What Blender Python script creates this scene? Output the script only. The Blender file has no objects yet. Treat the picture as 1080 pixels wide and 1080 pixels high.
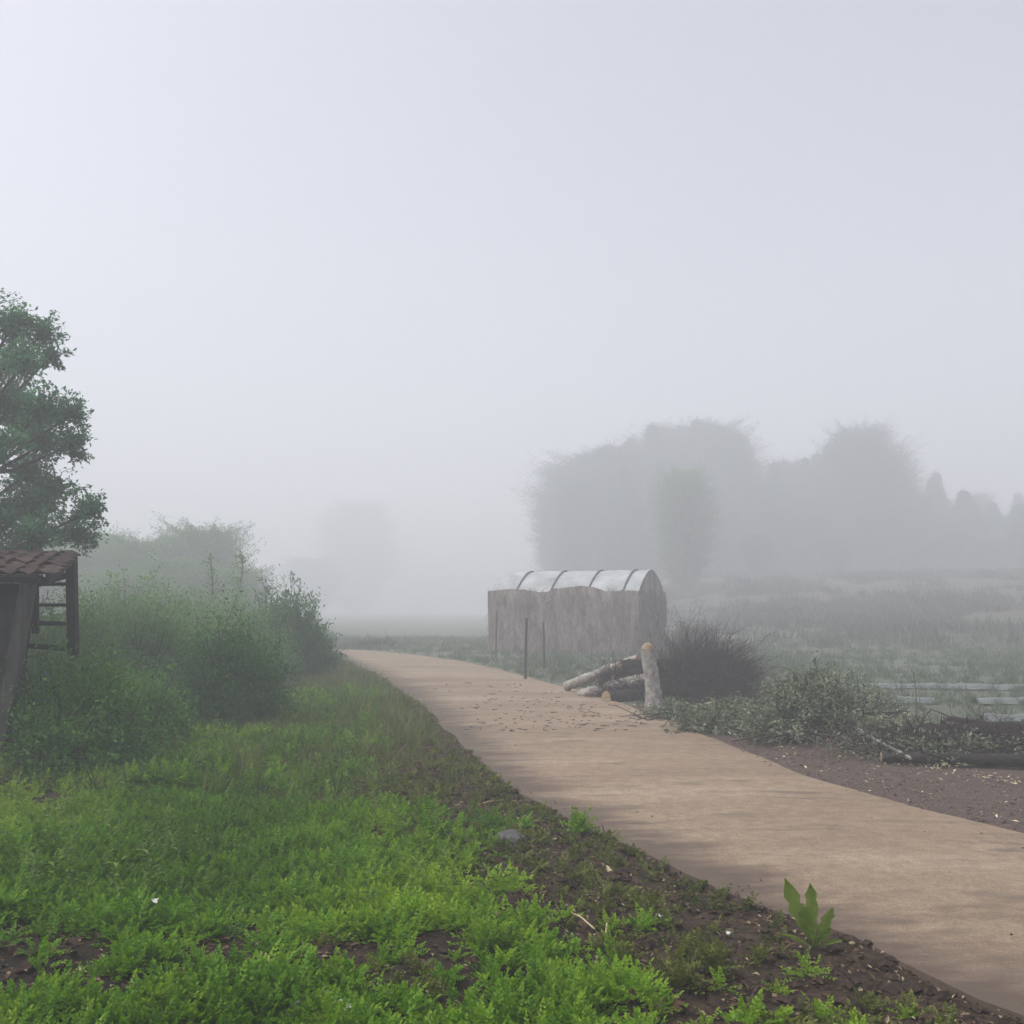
import bpy, math, random
import numpy as np
from mathutils import Vector

rng = np.random.default_rng(11)
random.seed(5)
R = math.radians
sc = bpy.context.scene
col = sc.collection

# ---------------------------------------------------------------- camera, sky, sun, exposure
CAM_H = 1.6
PITCH = math.atan(100 / 1080)
cam_d = bpy.data.cameras.new('camera')
cam_d.sensor_width = 36; cam_d.lens = 36.0
cam_d.clip_start = 0.05; cam_d.clip_end = 2000
cam = bpy.data.objects.new('camera', cam_d)
cam.location = (0, 0, CAM_H); cam.rotation_euler = (R(90) + PITCH, 0, 0)
col.objects.link(cam); sc.camera = cam

SUN_EL, SUN_AZ = R(58), R(-100)      # azimuth from +Y, negative = to the left
world = bpy.data.worlds.new('World'); sc.world = world; world.use_nodes = True
wn = world.node_tree; wn.nodes.clear()
sky = wn.nodes.new('ShaderNodeTexSky'); sky.sky_type = 'NISHITA'; sky.sun_disc = False
sky.sun_elevation = SUN_EL; sky.sun_rotation = SUN_AZ
sky.air_density = 1.0; sky.dust_density = 4.0; sky.ozone_density = 1.0
hs = wn.nodes.new('ShaderNodeHueSaturation'); hs.inputs['Saturation'].default_value = 0.34
bg = wn.nodes.new('ShaderNodeBackground'); bg.inputs['Strength'].default_value = 0.108
wo = wn.nodes.new('ShaderNodeOutputWorld')
tint = wn.nodes.new('ShaderNodeMix'); tint.data_type = 'RGBA'; tint.blend_type = 'MULTIPLY'; tint.inputs[0].default_value = 1; tint.inputs[7].default_value = (1.03, .99, 1.035, 1)
wn.links.new(sky.outputs[0], hs.inputs['Color']); wn.links.new(hs.outputs[0], tint.inputs[6]); wn.links.new(tint.outputs[2], bg.inputs['Color'])
wn.links.new(bg.outputs[0], wo.inputs['Surface'])

sun_d = bpy.data.lights.new('sun', 'SUN'); sun_d.energy = 1.5; sun_d.angle = R(13); sun_d.color = (1, .97, .94)
sun = bpy.data.objects.new('sun', sun_d)
sv = Vector((math.sin(SUN_AZ) * math.cos(SUN_EL), math.cos(SUN_AZ) * math.cos(SUN_EL), math.sin(SUN_EL)))
sun.rotation_euler = sv.to_track_quat('Z', 'Y').to_euler(); sun.location = (-30, 30, 60)
col.objects.link(sun)

sc.view_settings.view_transform = 'Standard'; sc.view_settings.look = 'None'
sc.view_settings.exposure = 1.0; sc.view_settings.gamma = 1.0
sc.cycles.volume_bounces = 2
sc.cycles.max_bounces = 8; sc.cycles.diffuse_bounces = 3; sc.cycles.transmission_bounces = 4
sc.cycles.use_denoising = True
HAZE_DENSITY = 0.0114

# ---------------------------------------------------------------- helpers
def tag(o, label=None, cat=None, group=None, kind=None):
    if label: o['label'] = label
    if cat: o['category'] = cat
    if group: o['group'] = group
    if kind: o['kind'] = kind
    return o

def empty(name, loc, rz=0):
    o = bpy.data.objects.new(name, None); col.objects.link(o)
    o.location = loc; o.rotation_euler = (0, 0, rz); o.empty_display_size = .2
    return o

def nrm(a):
    return a / np.maximum(np.linalg.norm(a, axis=-1, keepdims=True), 1e-9)

class Geo:
    """collects numpy verts / faces and a value per face"""
    def __init__(s): s.V = []; s.F = []; s.A = []; s.n = 0; s.smooth = False
    def add(s, V, F, v=0.5):
        V = np.asarray(V, float); F = np.asarray(F, int)
        s.V.append(V); s.F.append(F + s.n); s.n += len(V)
        s.A.append(np.full(len(F), v) if np.isscalar(v) else np.asarray(v, float))
        return s
    def build(s, name, mat, parent=None, smooth=False, loc=None):
        me = bpy.data.meshes.new(name)
        V = np.concatenate(s.V).astype(np.float32)
        tot = np.concatenate([np.full(len(f), f.shape[1]) for f in s.F]).astype(np.int32)
        li = np.concatenate([f.ravel() for f in s.F]).astype(np.int32)
        st = np.concatenate([[0], np.cumsum(tot)[:-1]]).astype(np.int32)
        me.vertices.add(len(V)); me.vertices.foreach_set('co', V.ravel())
        me.loops.add(len(li)); me.loops.foreach_set('vertex_index', li)
        me.polygons.add(len(tot)); me.polygons.foreach_set('loop_start', st); me.polygons.foreach_set('loop_total', tot)
        me.polygons.foreach_set('use_smooth', np.full(len(tot), smooth))
        at = me.attributes.new('v', 'FLOAT', 'FACE'); at.data.foreach_set('value', np.concatenate(s.A).astype(np.float32))
        me.update(calc_edges=True); me.validate()
        me.materials.append(mat)
        o = bpy.data.objects.new(name, me); col.objects.link(o)
        if parent: o.parent = parent
        if loc is not None: o.location = loc
        return o

def leaves(g, P, D, N, L, W, v, fold=.25):
    n = len(P); L = np.broadcast_to(L, (n,))[:, None]; W = np.broadcast_to(W, (n,))[:, None]
    D = nrm(D); S = nrm(np.cross(D, N)); N = np.cross(S, D)
    mid = P + D * L * .48
    a = mid + S * W * .5 + N * W * fold; b = mid - S * W * .5 + N * W * fold
    t = P + D * L - N * L * .08
    V = np.stack([P, a, t, b], 1).reshape(-1, 3)
    F = np.arange(4 * n).reshape(n, 4)
    g.add(V, F, v)

def tube(g, pts, rad, sides=6, v=.5, cap=True, rough=0):
    pts = np.asarray(pts, float); k = len(pts); rad = np.broadcast_to(rad, (k,))
    T = nrm(np.gradient(pts, axis=0))
    up = np.array([0, 0, 1.]) if abs(T[0, 2]) < .9 else np.array([1., 0, 0])
    A = nrm(np.cross(T, up)); B = np.cross(T, A)
    th = np.linspace(0, 2 * np.pi, sides, endpoint=False)
    rr = rad[:, None, None] * (1 + rough * rng.normal(size=(k, sides, 1)))
    V = pts[:, None] + rr * (A[:, None] * np.cos(th)[None, :, None] + B[:, None] * np.sin(th)[None, :, None])
    i = np.arange(k - 1)[:, None]; j = np.arange(sides)[None]
    F = np.stack([i * sides + j, i * sides + (j + 1) % sides, (i + 1) * sides + (j + 1) % sides, (i + 1) * sides + j], -1).reshape(-1, 4)
    g.add(V.reshape(-1, 3), F, v)
    if cap:
        g.add(V[0], [list(range(sides))[::-1]], v); g.add(V[-1], [list(range(sides))], v)

def twigs(g, S, E, r0, r1=.3, v=.5, bend=.12):
    """many thin three-sided bent twigs at once"""
    n = len(S); r0 = np.broadcast_to(r0, (n,))
    Ln = np.linalg.norm(E - S, axis=1)[:, None]
    M = (S + E) / 2 + rng.normal(size=(n, 3)) * Ln * bend
    T = nrm(E - S); A = nrm(np.cross(T, rng.normal(size=(n, 3)))); B = np.cross(T, A)
    V = np.zeros((n, 9, 3))
    for k, (C, q) in enumerate(((S, 1), (M, .65), (E, r1))):
        for j in range(3):
            th = j * 2.094
            V[:, k * 3 + j] = C + (A * math.cos(th) + B * math.sin(th)) * (r0 * q)[:, None]
    f = np.array([[k * 3 + j, k * 3 + (j + 1) % 3, (k + 1) * 3 + (j + 1) % 3, (k + 1) * 3 + j] for k in (0, 1) for j in range(3)])
    F = (f[None] + (np.arange(n) * 9)[:, None, None]).reshape(-1, 4)
    vv = v if np.isscalar(v) else np.repeat(v, 6)
    g.add(V.reshape(-1, 3), F, vv)

def box(g, c, s, rot=None, v=.5, jit=0):
    c = np.asarray(c, float); h = np.asarray(s, float) / 2
    V = np.array([[x, y, z] for z in (-1, 1) for y in (-1, 1) for x in (-1, 1)]) * h
    if jit: V = V + rng.normal(size=V.shape) * jit
    if rot is not None: V = V @ np.asarray(rot).T
    F = [[0, 2, 3, 1], [4, 5, 7, 6], [0, 1, 5, 4], [2, 6, 7, 3], [0, 4, 6, 2], [1, 3, 7, 5]]
    g.add(V + c, F, v)

def beam(g, a, b, w, d, v=.5, jit=.003):
    """squared timber from a to b"""
    a = np.asarray(a, float); b = np.asarray(b, float); t = b - a; L = np.linalg.norm(t); t /= L
    up = np.array([0, 1., 0]) if abs(t[1]) < .8 else np.array([0, 0, 1.])
    s = nrm(np.cross(t, up)); u = np.cross(s, t)
    box(g, (a + b) / 2, (w, d, L), np.stack([s, u, t], 1), v, jit)

_tab = np.random.default_rng(3).random((256, 256))
def vnoise(x, y):
    xi = np.floor(x).astype(int); yi = np.floor(y).astype(int); fx = x - xi; fy = y - yi
    fx = fx * fx * (3 - 2 * fx); fy = fy * fy * (3 - 2 * fy)
    t = lambda a, b: _tab[a & 255, b & 255]
    return (t(xi, yi) * (1 - fx) + t(xi + 1, yi) * fx) * (1 - fy) + (t(xi, yi + 1) * (1 - fx) + t(xi + 1, yi + 1) * fx) * fy
def fbm(x, y, o=4):
    r = 0; a = .5; tot = 0
    for k in range(o):
        r = r + a * vnoise(x * 2 ** k + 17 * k, y * 2 ** k + 31 * k); tot += a; a *= .5
    return r / tot
def sstep(a, b, x):
    t = np.clip((x - a) / (b - a), 0, 1); return t * t * (3 - 2 * t)

def ray(px, py):
    u = (px - 540) / 1080; w = (540 - py) / 1080
    return np.array([u, math.cos(PITCH) - math.sin(PITCH) * w, math.sin(PITCH) + math.cos(PITCH) * w])
def at(px, py, Y):
    d = ray(px, py); return np.array([0, 0, CAM_H]) + d * (Y / d[1])
def gp(px, py, z=0):
    d = ray(px, py); return np.array([0, 0, CAM_H]) + d * ((z - CAM_H) / d[2])

# ---------------------------------------------------------------- materials
def mat(name): 
    m = bpy.data.materials.new(name); m.use_nodes = True; return m, m.node_tree, m.node_tree.nodes['Principled BSDF']
def nd(nt, t, **k):
    n = nt.nodes.new(t)
    for a, b in k.items():
        if a in n.inputs: n.inputs[a].default_value = b
        else: setattr(n, a, b)
    return n
def ramp(nt, fac, stops, interp='LINEAR'):
    r = nt.nodes.new('ShaderNodeValToRGB'); cr = r.color_ramp; cr.interpolation = interp
    while len(cr.elements) < len(stops): cr.elements.new(.5)
    for e, (p, c) in zip(cr.elements, stops): e.position = p; e.color = (*c, 1) if len(c) == 3 else c
    nt.links.new(fac, r.inputs['Fac']); return r.outputs['Color']
def mix(nt, fac, a, b, mode='MIX'):
    m = nt.nodes.new('ShaderNodeMix'); m.data_type = 'RGBA'; m.blend_type = mode
    for s, x in ((m.inputs[0], fac), (m.inputs[6], a), (m.inputs[7], b)):
        if isinstance(x, bpy.types.NodeSocket): nt.links.new(x, s)
        elif isinstance(x, tuple): s.default_value = (*x, 1) if len(x) == 3 else x
        else: s.default_value = x
    return m.outputs[2]
def noise(nt, scale, detail=5, rough=.6, vec=None, stretch=None):
    tc = nt.nodes.new('ShaderNodeTexCoord'); n = nd(nt, 'ShaderNodeTexNoise', Scale=scale, Detail=detail, Roughness=rough)
    v = vec or tc.outputs['Object']
    if stretch:
        mp = nt.nodes.new('ShaderNodeMapping'); mp.inputs['Scale'].default_value = stretch
        nt.links.new(v, mp.inputs[0]); v = mp.outputs[0]
    nt.links.new(v, n.inputs['Vector']); return n.outputs['Fac']
def bump(nt, b, h, s=.5, d=.02):
    n = nd(nt, 'ShaderNodeBump', Strength=s, Distance=d); nt.links.new(h, n.inputs['Height']); nt.links.new(n.outputs[0], b.inputs['Normal'])

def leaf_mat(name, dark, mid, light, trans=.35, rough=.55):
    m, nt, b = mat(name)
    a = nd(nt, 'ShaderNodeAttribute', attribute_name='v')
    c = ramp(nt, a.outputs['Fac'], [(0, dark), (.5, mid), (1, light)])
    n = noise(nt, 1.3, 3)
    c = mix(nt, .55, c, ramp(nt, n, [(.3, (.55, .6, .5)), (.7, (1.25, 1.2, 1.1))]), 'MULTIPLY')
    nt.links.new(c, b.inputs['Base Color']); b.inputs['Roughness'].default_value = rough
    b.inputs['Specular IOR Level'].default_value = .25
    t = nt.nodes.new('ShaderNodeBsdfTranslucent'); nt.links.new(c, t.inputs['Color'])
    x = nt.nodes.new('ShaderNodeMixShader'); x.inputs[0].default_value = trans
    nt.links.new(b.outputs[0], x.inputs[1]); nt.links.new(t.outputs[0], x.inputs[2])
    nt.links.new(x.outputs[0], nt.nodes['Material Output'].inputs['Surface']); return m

def rough_mat(name, c0, c1, scale=8, stretch=None, rough=.9, bmp=.6, bd=.02, use_v=True, spec=.2):
    m, nt, b = mat(name)
    n = noise(nt, scale, 7, .65, stretch=stretch)
    c = ramp(nt, n, [(.3, c0), (.72, c1)])
    if use_v:
        a = nd(nt, 'ShaderNodeAttribute', attribute_name='v')
        c = mix(nt, 1.0, c, ramp(nt, a.outputs['Fac'], [(0, (.55, .55, .55)), (1, (1.45, 1.45, 1.45))]), 'MULTIPLY')
    nt.links.new(c, b.inputs['Base Color']); b.inputs['Roughness'].default_value = rough
    b.inputs['Specular IOR Level'].default_value = spec
    bump(nt, b, n, bmp, bd); return m

M_weed = leaf_mat('weed_leaf', (.04, .105, .006), (.12, .275, .009), (.28, .42, .026), .45)
M_sprout = leaf_mat('sprout_leaf', (.06, .075, .016), (.115, .145, .025), (.22, .23, .05), .35)
M_tree = leaf_mat('tree_leaf', (.03, .125, .055), (.065, .21, .095), (.12, .32, .14), .45)
M_wood = leaf_mat('wood_leaf', (.03, .085, .048), (.055, .135, .078), (.085, .19, .105), .38)
M_bush = leaf_mat('bush_leaf', (.018, .075, .02), (.042, .14, .03), (.10, .24, .05), .38)
M_bushy = leaf_mat('bush_leaf_yellowish', (.065, .16, .04), (.12, .25, .065), (.2, .35, .1), .45)
M_pale_green = leaf_mat('pale_leaf', (.09, .17, .08), (.15, .25, .11), (.2, .31, .15), .45)
M_mid = leaf_mat('bush_leaf_mid', (.035, .12, .022), (.08, .22, .036), (.18, .35, .06), .42)
M_cut = leaf_mat('cut_leaf', (.06, .09, .045), (.15, .19, .11), (.42, .45, .33), .2)
M_grass = leaf_mat('grass_blade', (.06, .10, .02), (.11, .16, .035), (.22, .23, .08), .35)
M_fgrass = leaf_mat('field_grass_blade', (.045, .085, .045), (.075, .12, .06), (.13, .17, .09), .3)
M_dock = leaf_mat('dock_leaf', (.09, .15, .02), (.16, .25, .03), (.26, .33, .06), .35)
M_litter = leaf_mat('dead_leaf', (.045, .026, .014), (.14, .085, .05), (.38, .31, .2), .1, .8)
M_bark = rough_mat('bark', (.03, .024, .018), (.09, .075, .06), 6, (3, 3, .6), bd=.03)
M_twig = rough_mat('twig_bark', (.022, .016, .016), (.055, .04, .04), 12)
M_pale = rough_mat('pale_bark', (.09, .08, .068), (.43, .405, .36), 9, (1, 1, 1), bd=.03)
M_cutwood = rough_mat('cut_wood', (.2, .14, .08), (.36, .28, .17), 30)
M_darklog = rough_mat('dark_bark', (.008, .007, .007), (.035, .03, .028), 9, bd=.04)
M_timber = rough_mat('weathered_timber', (.011, .011, .012), (.036, .034, .033), 4, (6, 6, .7), bd=.01)
M_tile = rough_mat('clay_tile', (.022, .017, .015), (.085, .05, .041), 5, bd=.01)
M_clod = rough_mat('soil_clod', (.012, .008, .006), (.06, .038, .026), 20)
M_stone = rough_mat('gravel_stone', (.04, .03, .025), (.17, .13, .11), 30)
M_rock = rough_mat('grey_rock', (.07, .068, .066), (.24, .235, .23), 18)
M_chip = rough_mat('wood_chip', (.3, .24, .14), (.62, .52, .34), 30)
M_white = rough_mat('white_plastic_scrap', (.35, .34, .32), (.68, .68, .66), 40, rough=.6, use_v=False)
M_film = rough_mat('plastic_film', (.2, .22, .22), (.42, .44, .44), 1.8, rough=.8, use_v=False, bmp=.6, bd=.08, spec=.3)
M_mulch = rough_mat('mulch_film', (.05, .065, .05), (.15, .175, .17), 3.5, rough=.4, use_v=False, bmp=.5, bd=.05, spec=.5)
M_quilt = rough_mat('straw_quilt', (.085, .07, .064), (.3, .245, .215), 1.7, (2.2, 2.2, .7), bd=.12)
M_straw = rough_mat('straw', (.075, .062, .056), (.28, .225, .195), 3)
M_strap = rough_mat('dark_strap', (.05, .05, .05), (.12, .12, .12), 5)
M_post = rough_mat('post_wood', (.03, .028, .026), (.09, .085, .08), 6, (4, 4, .6))

# ---------------------------------------------------------------- the road's course and the ground's height
LPX = [(1085, 1082), (950, 1011), (840, 972), (770, 944), (700, 913), (640, 884), (585, 858), (545, 834), (505, 805), (475, 776), (448, 748), (425, 730), (395, 712), (352, 690)]
RPX = [(1300, 945), (1080, 880), (980, 856), (880, 830), (800, 800), (740, 775), (690, 755), (640, 737), (600, 726), (560, 716), (520, 705), (480, 697), (430, 690), (380, 686)]
Lp = [gp(*p)[:2] for p in LPX]; Rp = [gp(*p)[:2] for p in RPX]
Lp = [np.array([6.5, -1.0]), np.array([3.8, 1.9])] + Lp + [np.array([-9.5, 36.6]), np.array([-14, 37.3]), np.array([-24, 37])]
Rp = [np.array([11.5, -1.0]), np.array([7.5, 2.8])] + Rp + [np.array([-9.3, 40.0]), np.array([-14, 40.6]), np.array([-24, 40])]
def resample(P, n):
    P = np.array(P); s = np.concatenate([[0], np.cumsum(np.linalg.norm(np.diff(P, axis=0), axis=1))])
    t = np.linspace(0, s[-1], 700); Q = np.stack([np.interp(t, s, P[:, k]) for k in (0, 1)], 1)
    w = 25; k = np.hanning(w); k /= k.sum()
    Qp = np.concatenate([np.repeat(Q[:1], w // 2, 0), Q, np.repeat(Q[-1:], w // 2, 0)])
    Q = np.stack([np.convolve(Qp[:, c], k, 'valid') for c in (0, 1)], 1)
    return Q[np.linspace(0, 699, n).round().astype(int)]
NS = 260
RL = resample(Lp, NS); RR = resample(Rp, NS)
POLY = np.concatenate([RL[::4], RR[::-4]])
def road_dist(x, y):
    """signed distance to the road's outline, negative on the road"""
    sh = np.shape(x); x = np.ravel(x); y = np.ravel(y)
    d = np.full(x.shape, 1e9); ins = np.zeros(x.shape, bool); n = len(POLY)
    for i in range(n):
        a = POLY[i]; b = POLY[(i + 1) % n]; e = b - a
        t = np.clip(((x - a[0]) * e[0] + (y - a[1]) * e[1]) / max(e @ e, 1e-9), 0, 1)
        d = np.minimum(d, np.hypot(x - a[0] - t * e[0], y - a[1] - t * e[1]))
        if a[1] != b[1]:
            c = ((a[1] > y) != (b[1] > y)) & (x < (b[0] - a[0]) * (y - a[1]) / (b[1] - a[1]) + a[0]); ins ^= c
    return np.where(ins, -d, d).reshape(sh)
_ys = (RL[:, 1] + RR[:, 1]) / 2; _xs = (RL[:, 0] + RR[:, 0]) / 2
_o = np.argsort(_ys[:200]) 
def right_side(x, y):
    return x > np.interp(y, _ys[_o], _xs[_o])

def ground_z(x, y, d=None):
    x = np.asarray(x, float); y = np.asarray(y, float)
    if d is None: d = road_dist(x, y)
    rs = right_side(x, y)
    bumps = (fbm(x * 1.1, y * 1.1) - .5) * .16 + (fbm(x * 6, y * 6, 3) - .5) * .06
    off = sstep(-.22, .06, d)
    near = sstep(0, 1.3, d) * np.where(rs, .0, .07)
    z = -.035 + off * (.035 + bumps * np.where(rs, .35, 1.)) + near
    tt_ = np.clip(((x - 3.9) * 3.4 + (y - 12.1) * -1.7) / 14.45, 0, 1.3); dl = np.hypot(x - 3.9 - 3.4 * tt_, y - 12.1 + 1.7 * tt_)
    z = z + .2 * np.exp(-(dl / .45) ** 2) * (.6 + .8 * fbm(x * 2, y * 2))
    z = z + np.where(rs, 0, sstep(2.5, 7, d) * .12 * sstep(30, 8, y))
    # the land climbs to the right, behind the field, and softly to the far left
    z = z + 4.6 * sstep(36, 118, y + .45 * np.clip(x, 0, 40)) * sstep(2, 16, x)
    return z
def gz(x, y): return float(ground_z(np.array([x]), np.array([y]))[0])

def axis(fine0, fine1, step, lim, grow=1.14):
    a = list(np.arange(fine0, fine1, step)); s = step
    while a[-1] < lim: s *= grow; a.append(min(a[-1] + s, lim))
    b = [a[0]]; s = step
    while b[-1] > -lim: s *= grow; b.append(max(b[-1] - s, -lim))
    return np.array(b[:0:-1] + a)
gx = axis(-5.5, 6.5, .055, 230); gy = axis(2.4, 15, .055, 230)
GX, GY = np.meshgrid(gx, gy); D = road_dist(GX, GY); GZ = ground_z(GX, GY, D)
nx, ny = len(gx), len(gy)
g = Geo(); idx = np.arange(nx * ny).reshape(ny, nx)
g.add(np.stack([GX, GY, GZ], -1).reshape(-1, 3), np.stack([idx[:-1, :-1], idx[:-1, 1:], idx[1:, 1:], idx[1:, :-1]], -1).reshape(-1, 4))

RS = right_side(GX, GY) | (GY > 38.5)
gw = np.interp(GY, [4, 6, 9.3, 12, 15.5], [4.5, 4.2, 3.4, 2.4, .3])
z_gravel = right_side(GX, GY) * sstep(gw + .25, gw - .15, D + (fbm(GX * 2, GY * 2) - .5) * .5) * (GY < 17)
z_margin = (~RS) * sstep(1.9, .6, D + (fbm(GX * 1.5, GY * 1.5) - .5) * 1.2)
z_field = RS * (1 - z_gravel)
z_brown = RS * sstep(34, 48, GY + .3 * GX) * sstep(4, 12, GX) * sstep(130, 95, GY)
m, nt, b = mat('ground_soil')
a = nd(nt, 'ShaderNodeAttribute', attribute_name='zone'); sp = nt.nodes.new('ShaderNodeSeparateColor'); nt.links.new(a.outputs['Color'], sp.inputs[0])
n1 = noise(nt, 2.2, 8); n2 = noise(nt, 14, 8, .7); n3 = noise(nt, 60, 4, .7); nf = noise(nt, .25, 5)
c = ramp(nt, n1, [(.3, (.012, .009, .006)), (.7, (.035, .026, .017))])
c = mix(nt, sp.outputs[0], c, ramp(nt, n2, [(.3, (.014, .010, .007)), (.5, (.038, .026, .017)), (.75, (.085, .06, .04))]))
cf = mix(nt, ramp(nt, n1, [(.4, (0, 0, 0)), (.6, (1, 1, 1))]), (.07, .10, .06), (.11, .105, .085))
c = mix(nt, sp.outputs[2], c, cf)
c = mix(nt, sp.outputs[1], c, ramp(nt, n3, [(.36, (.022, .016, .013)), (.5, (.072, .052, .043)), (.64, (.17, .13, .11))]))
c = mix(nt, a.outputs['Alpha'], c, ramp(nt, nf, [(.3, (.045, .06, .035)), (.7, (.10, .075, .062))]))
nt.links.new(c, b.inputs['Base Color']); b.inputs['Roughness'].default_value = .95; b.inputs['Specular IOR Level'].default_value = .15
bump(nt, b, n2, .8, .03)
ground = g.build('ground', m, smooth=True); tag(ground, 'dark bare soil ground under the weeds and field', kind='structure')
za = ground.data.attributes.new('zone', 'FLOAT_COLOR', 'POINT')
za.data.foreach_set('color', np.stack([z_margin, z_gravel, z_field, z_brown], -1).reshape(-1).astype(np.float32))

# road slab
KR = 13
tt = np.linspace(0, 1, KR)
RV = RL[:, None] * (1 - tt)[None, :, None] + RR[:, None] * tt[None, :, None]
wob = (fbm(np.arange(NS) * .25, np.zeros(NS) + 3, 4) - .5) * .16
RV[:, 0, 0] += wob; RV[:, -1, 0] += (fbm(np.arange(NS) * .25, np.zeros(NS) + 9, 4) - .5) * .12
zc = .012 + .03 * np.sin(np.pi * tt)[None] + (fbm(RV[..., 0] * .6, RV[..., 1] * .6) - .5) * .015
V = np.concatenate([RV, zc[..., None]], -1)
lo = V[:, [0, -1]].copy(); lo[..., 2] = -.2
g = Geo(); idx = np.arange(NS * KR).reshape(NS, KR)
q = lambda A: np.stack([A[:-1, :-1], A[:-1, 1:], A[1:, 1:], A[1:, :-1]], -1).reshape(-1, 4)
VV = np.concatenate([V.reshape(-1, 3), lo.reshape(-1, 3)]); li = NS * KR + np.arange(NS * 2).reshape(NS, 2)
VV = np.concatenate([VV, V[:, [0, -1]].reshape(-1, 3)]); ti = NS * KR + NS * 2 + np.arange(NS * 2).reshape(NS, 2)
g.add(VV, np.concatenate([q(idx), q(np.stack([li[:, 0], ti[:, 0]], 1)), q(np.stack([ti[:, 1], li[:, 1]], 1))]))
m, nt, b = mat('worn_concrete')
a = nd(nt, 'ShaderNodeAttribute', attribute_name='across')
n1 = noise(nt, .55, 6, .6, stretch=(.5, 1.6, 1)); n2 = noise(nt, 9, 8, .75); n3 = noise(nt, 75, 4, .8); n4 = noise(nt, 1.4, 6, .65, stretch=(.6, 2.2, 1))
c = ramp(nt, n1, [(.3, (.168, .122, .08)), (.55, (.24, .182, .124)), (.75, (.315, .253, .18))])
c = mix(nt, .7, c, ramp(nt, n2, [(.32, (.6, .58, .56)), (.68, (1.25, 1.25, 1.25))]), 'MULTIPLY')
c = mix(nt, .6, c, ramp(nt, n3, [(.38, (.55, .55, .55)), (.62, (1.4, 1.4, 1.4))]), 'MULTIPLY')
ma = nd(nt, 'ShaderNodeMath', operation='SUBTRACT'); nt.links.new(n4, ma.inputs[0]); nt.links.new(a.outputs['Fac'], ma.inputs[1])
c = mix(nt, ramp(nt, ma.outputs[0], [(.18, (0, 0, 0)), (.42, (.85, .85, .85))]), c, (.075, .055, .043))      # washed-on soil along the verge
c = mix(nt, ramp(nt, noise(nt, 2.1, 5, .6, stretch=(.5, 1.7, 1)), [(.56, (0, 0, 0)), (.68, (.75, .75, .75))]), c, (.10, .082, .06))  # damp patches
nt.links.new(c, b.inputs['Base Color']); b.inputs['Roughness'].default_value = .85; b.inputs['Specular IOR Level'].default_value = .25
bump(nt, b, n2, .6, .015)
road = g.build('road', m, smooth=True); tag(road, 'narrow pale brown concrete road curving away into the mist', kind='structure')
aa = road.data.attributes.new('across', 'FLOAT', 'POINT')
ac = np.concatenate([np.broadcast_to(tt * 1.6, (NS, KR)).ravel(), np.tile([0., 1.6], NS * 2)])
aa.data.foreach_set('value', ac.astype(np.float32))

# ---------------------------------------------------------------- haze
HB = Geo(); box(HB, (0, 0, 14), (470, 520, 36))
m = bpy.data.materials.new('haze_air'); m.use_nodes = True; nt = m.node_tree; nt.nodes.clear()
pv = nd(nt, 'ShaderNodeVolumePrincipled', Density=HAZE_DENSITY, Anisotropy=.2)
pv.inputs['Color'].default_value = (.872, .905, .925, 1)
ou = nt.nodes.new('ShaderNodeOutputMaterial'); nt.links.new(pv.outputs[0], ou.inputs['Volume'])
haze = HB.build('haze', m); tag(haze, 'pale morning fog lying over the whole place', kind='stuff')

# ---------------------------------------------------------------- plants
def foliage(g, S, E, per, L, W, spread, tmin=.25, droop=.15, hue=None, upbias=.3):
    """leaves along shoots S->E"""
    n = len(S); i = np.repeat(np.arange(n), per); t = rng.uniform(tmin, 1.03, n * per)[:, None]
    dirn = nrm(E - S)[i]
    P = S[i] + (E - S)[i] * t + rng.normal(size=(n * per, 3)) * spread
    Dv = dirn * .6 + rng.normal(size=(n * per, 3)) * .7 + np.array([0, 0, -droop])
    N = rng.normal(size=(n * per, 3)) * .6 + np.array([0, 0, 1.])
    h = rng.random(n)[i] if hue is None else hue[i]
    v = np.clip(h * .6 + rng.random(n * per) * .4, 0, 1)
    k = rng.uniform(.6, 1.25, n * per)
    leaves(g, P, Dv, N, L * k, W * k, v)

def rand_dir(n, zmin=-1):
    d = nrm(rng.normal(size=(n * 3, 3))); d = d[d[:, 2] > zmin][:n]
    while len(d) < n: d = np.concatenate([d, d])[:n]
    return d

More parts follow.
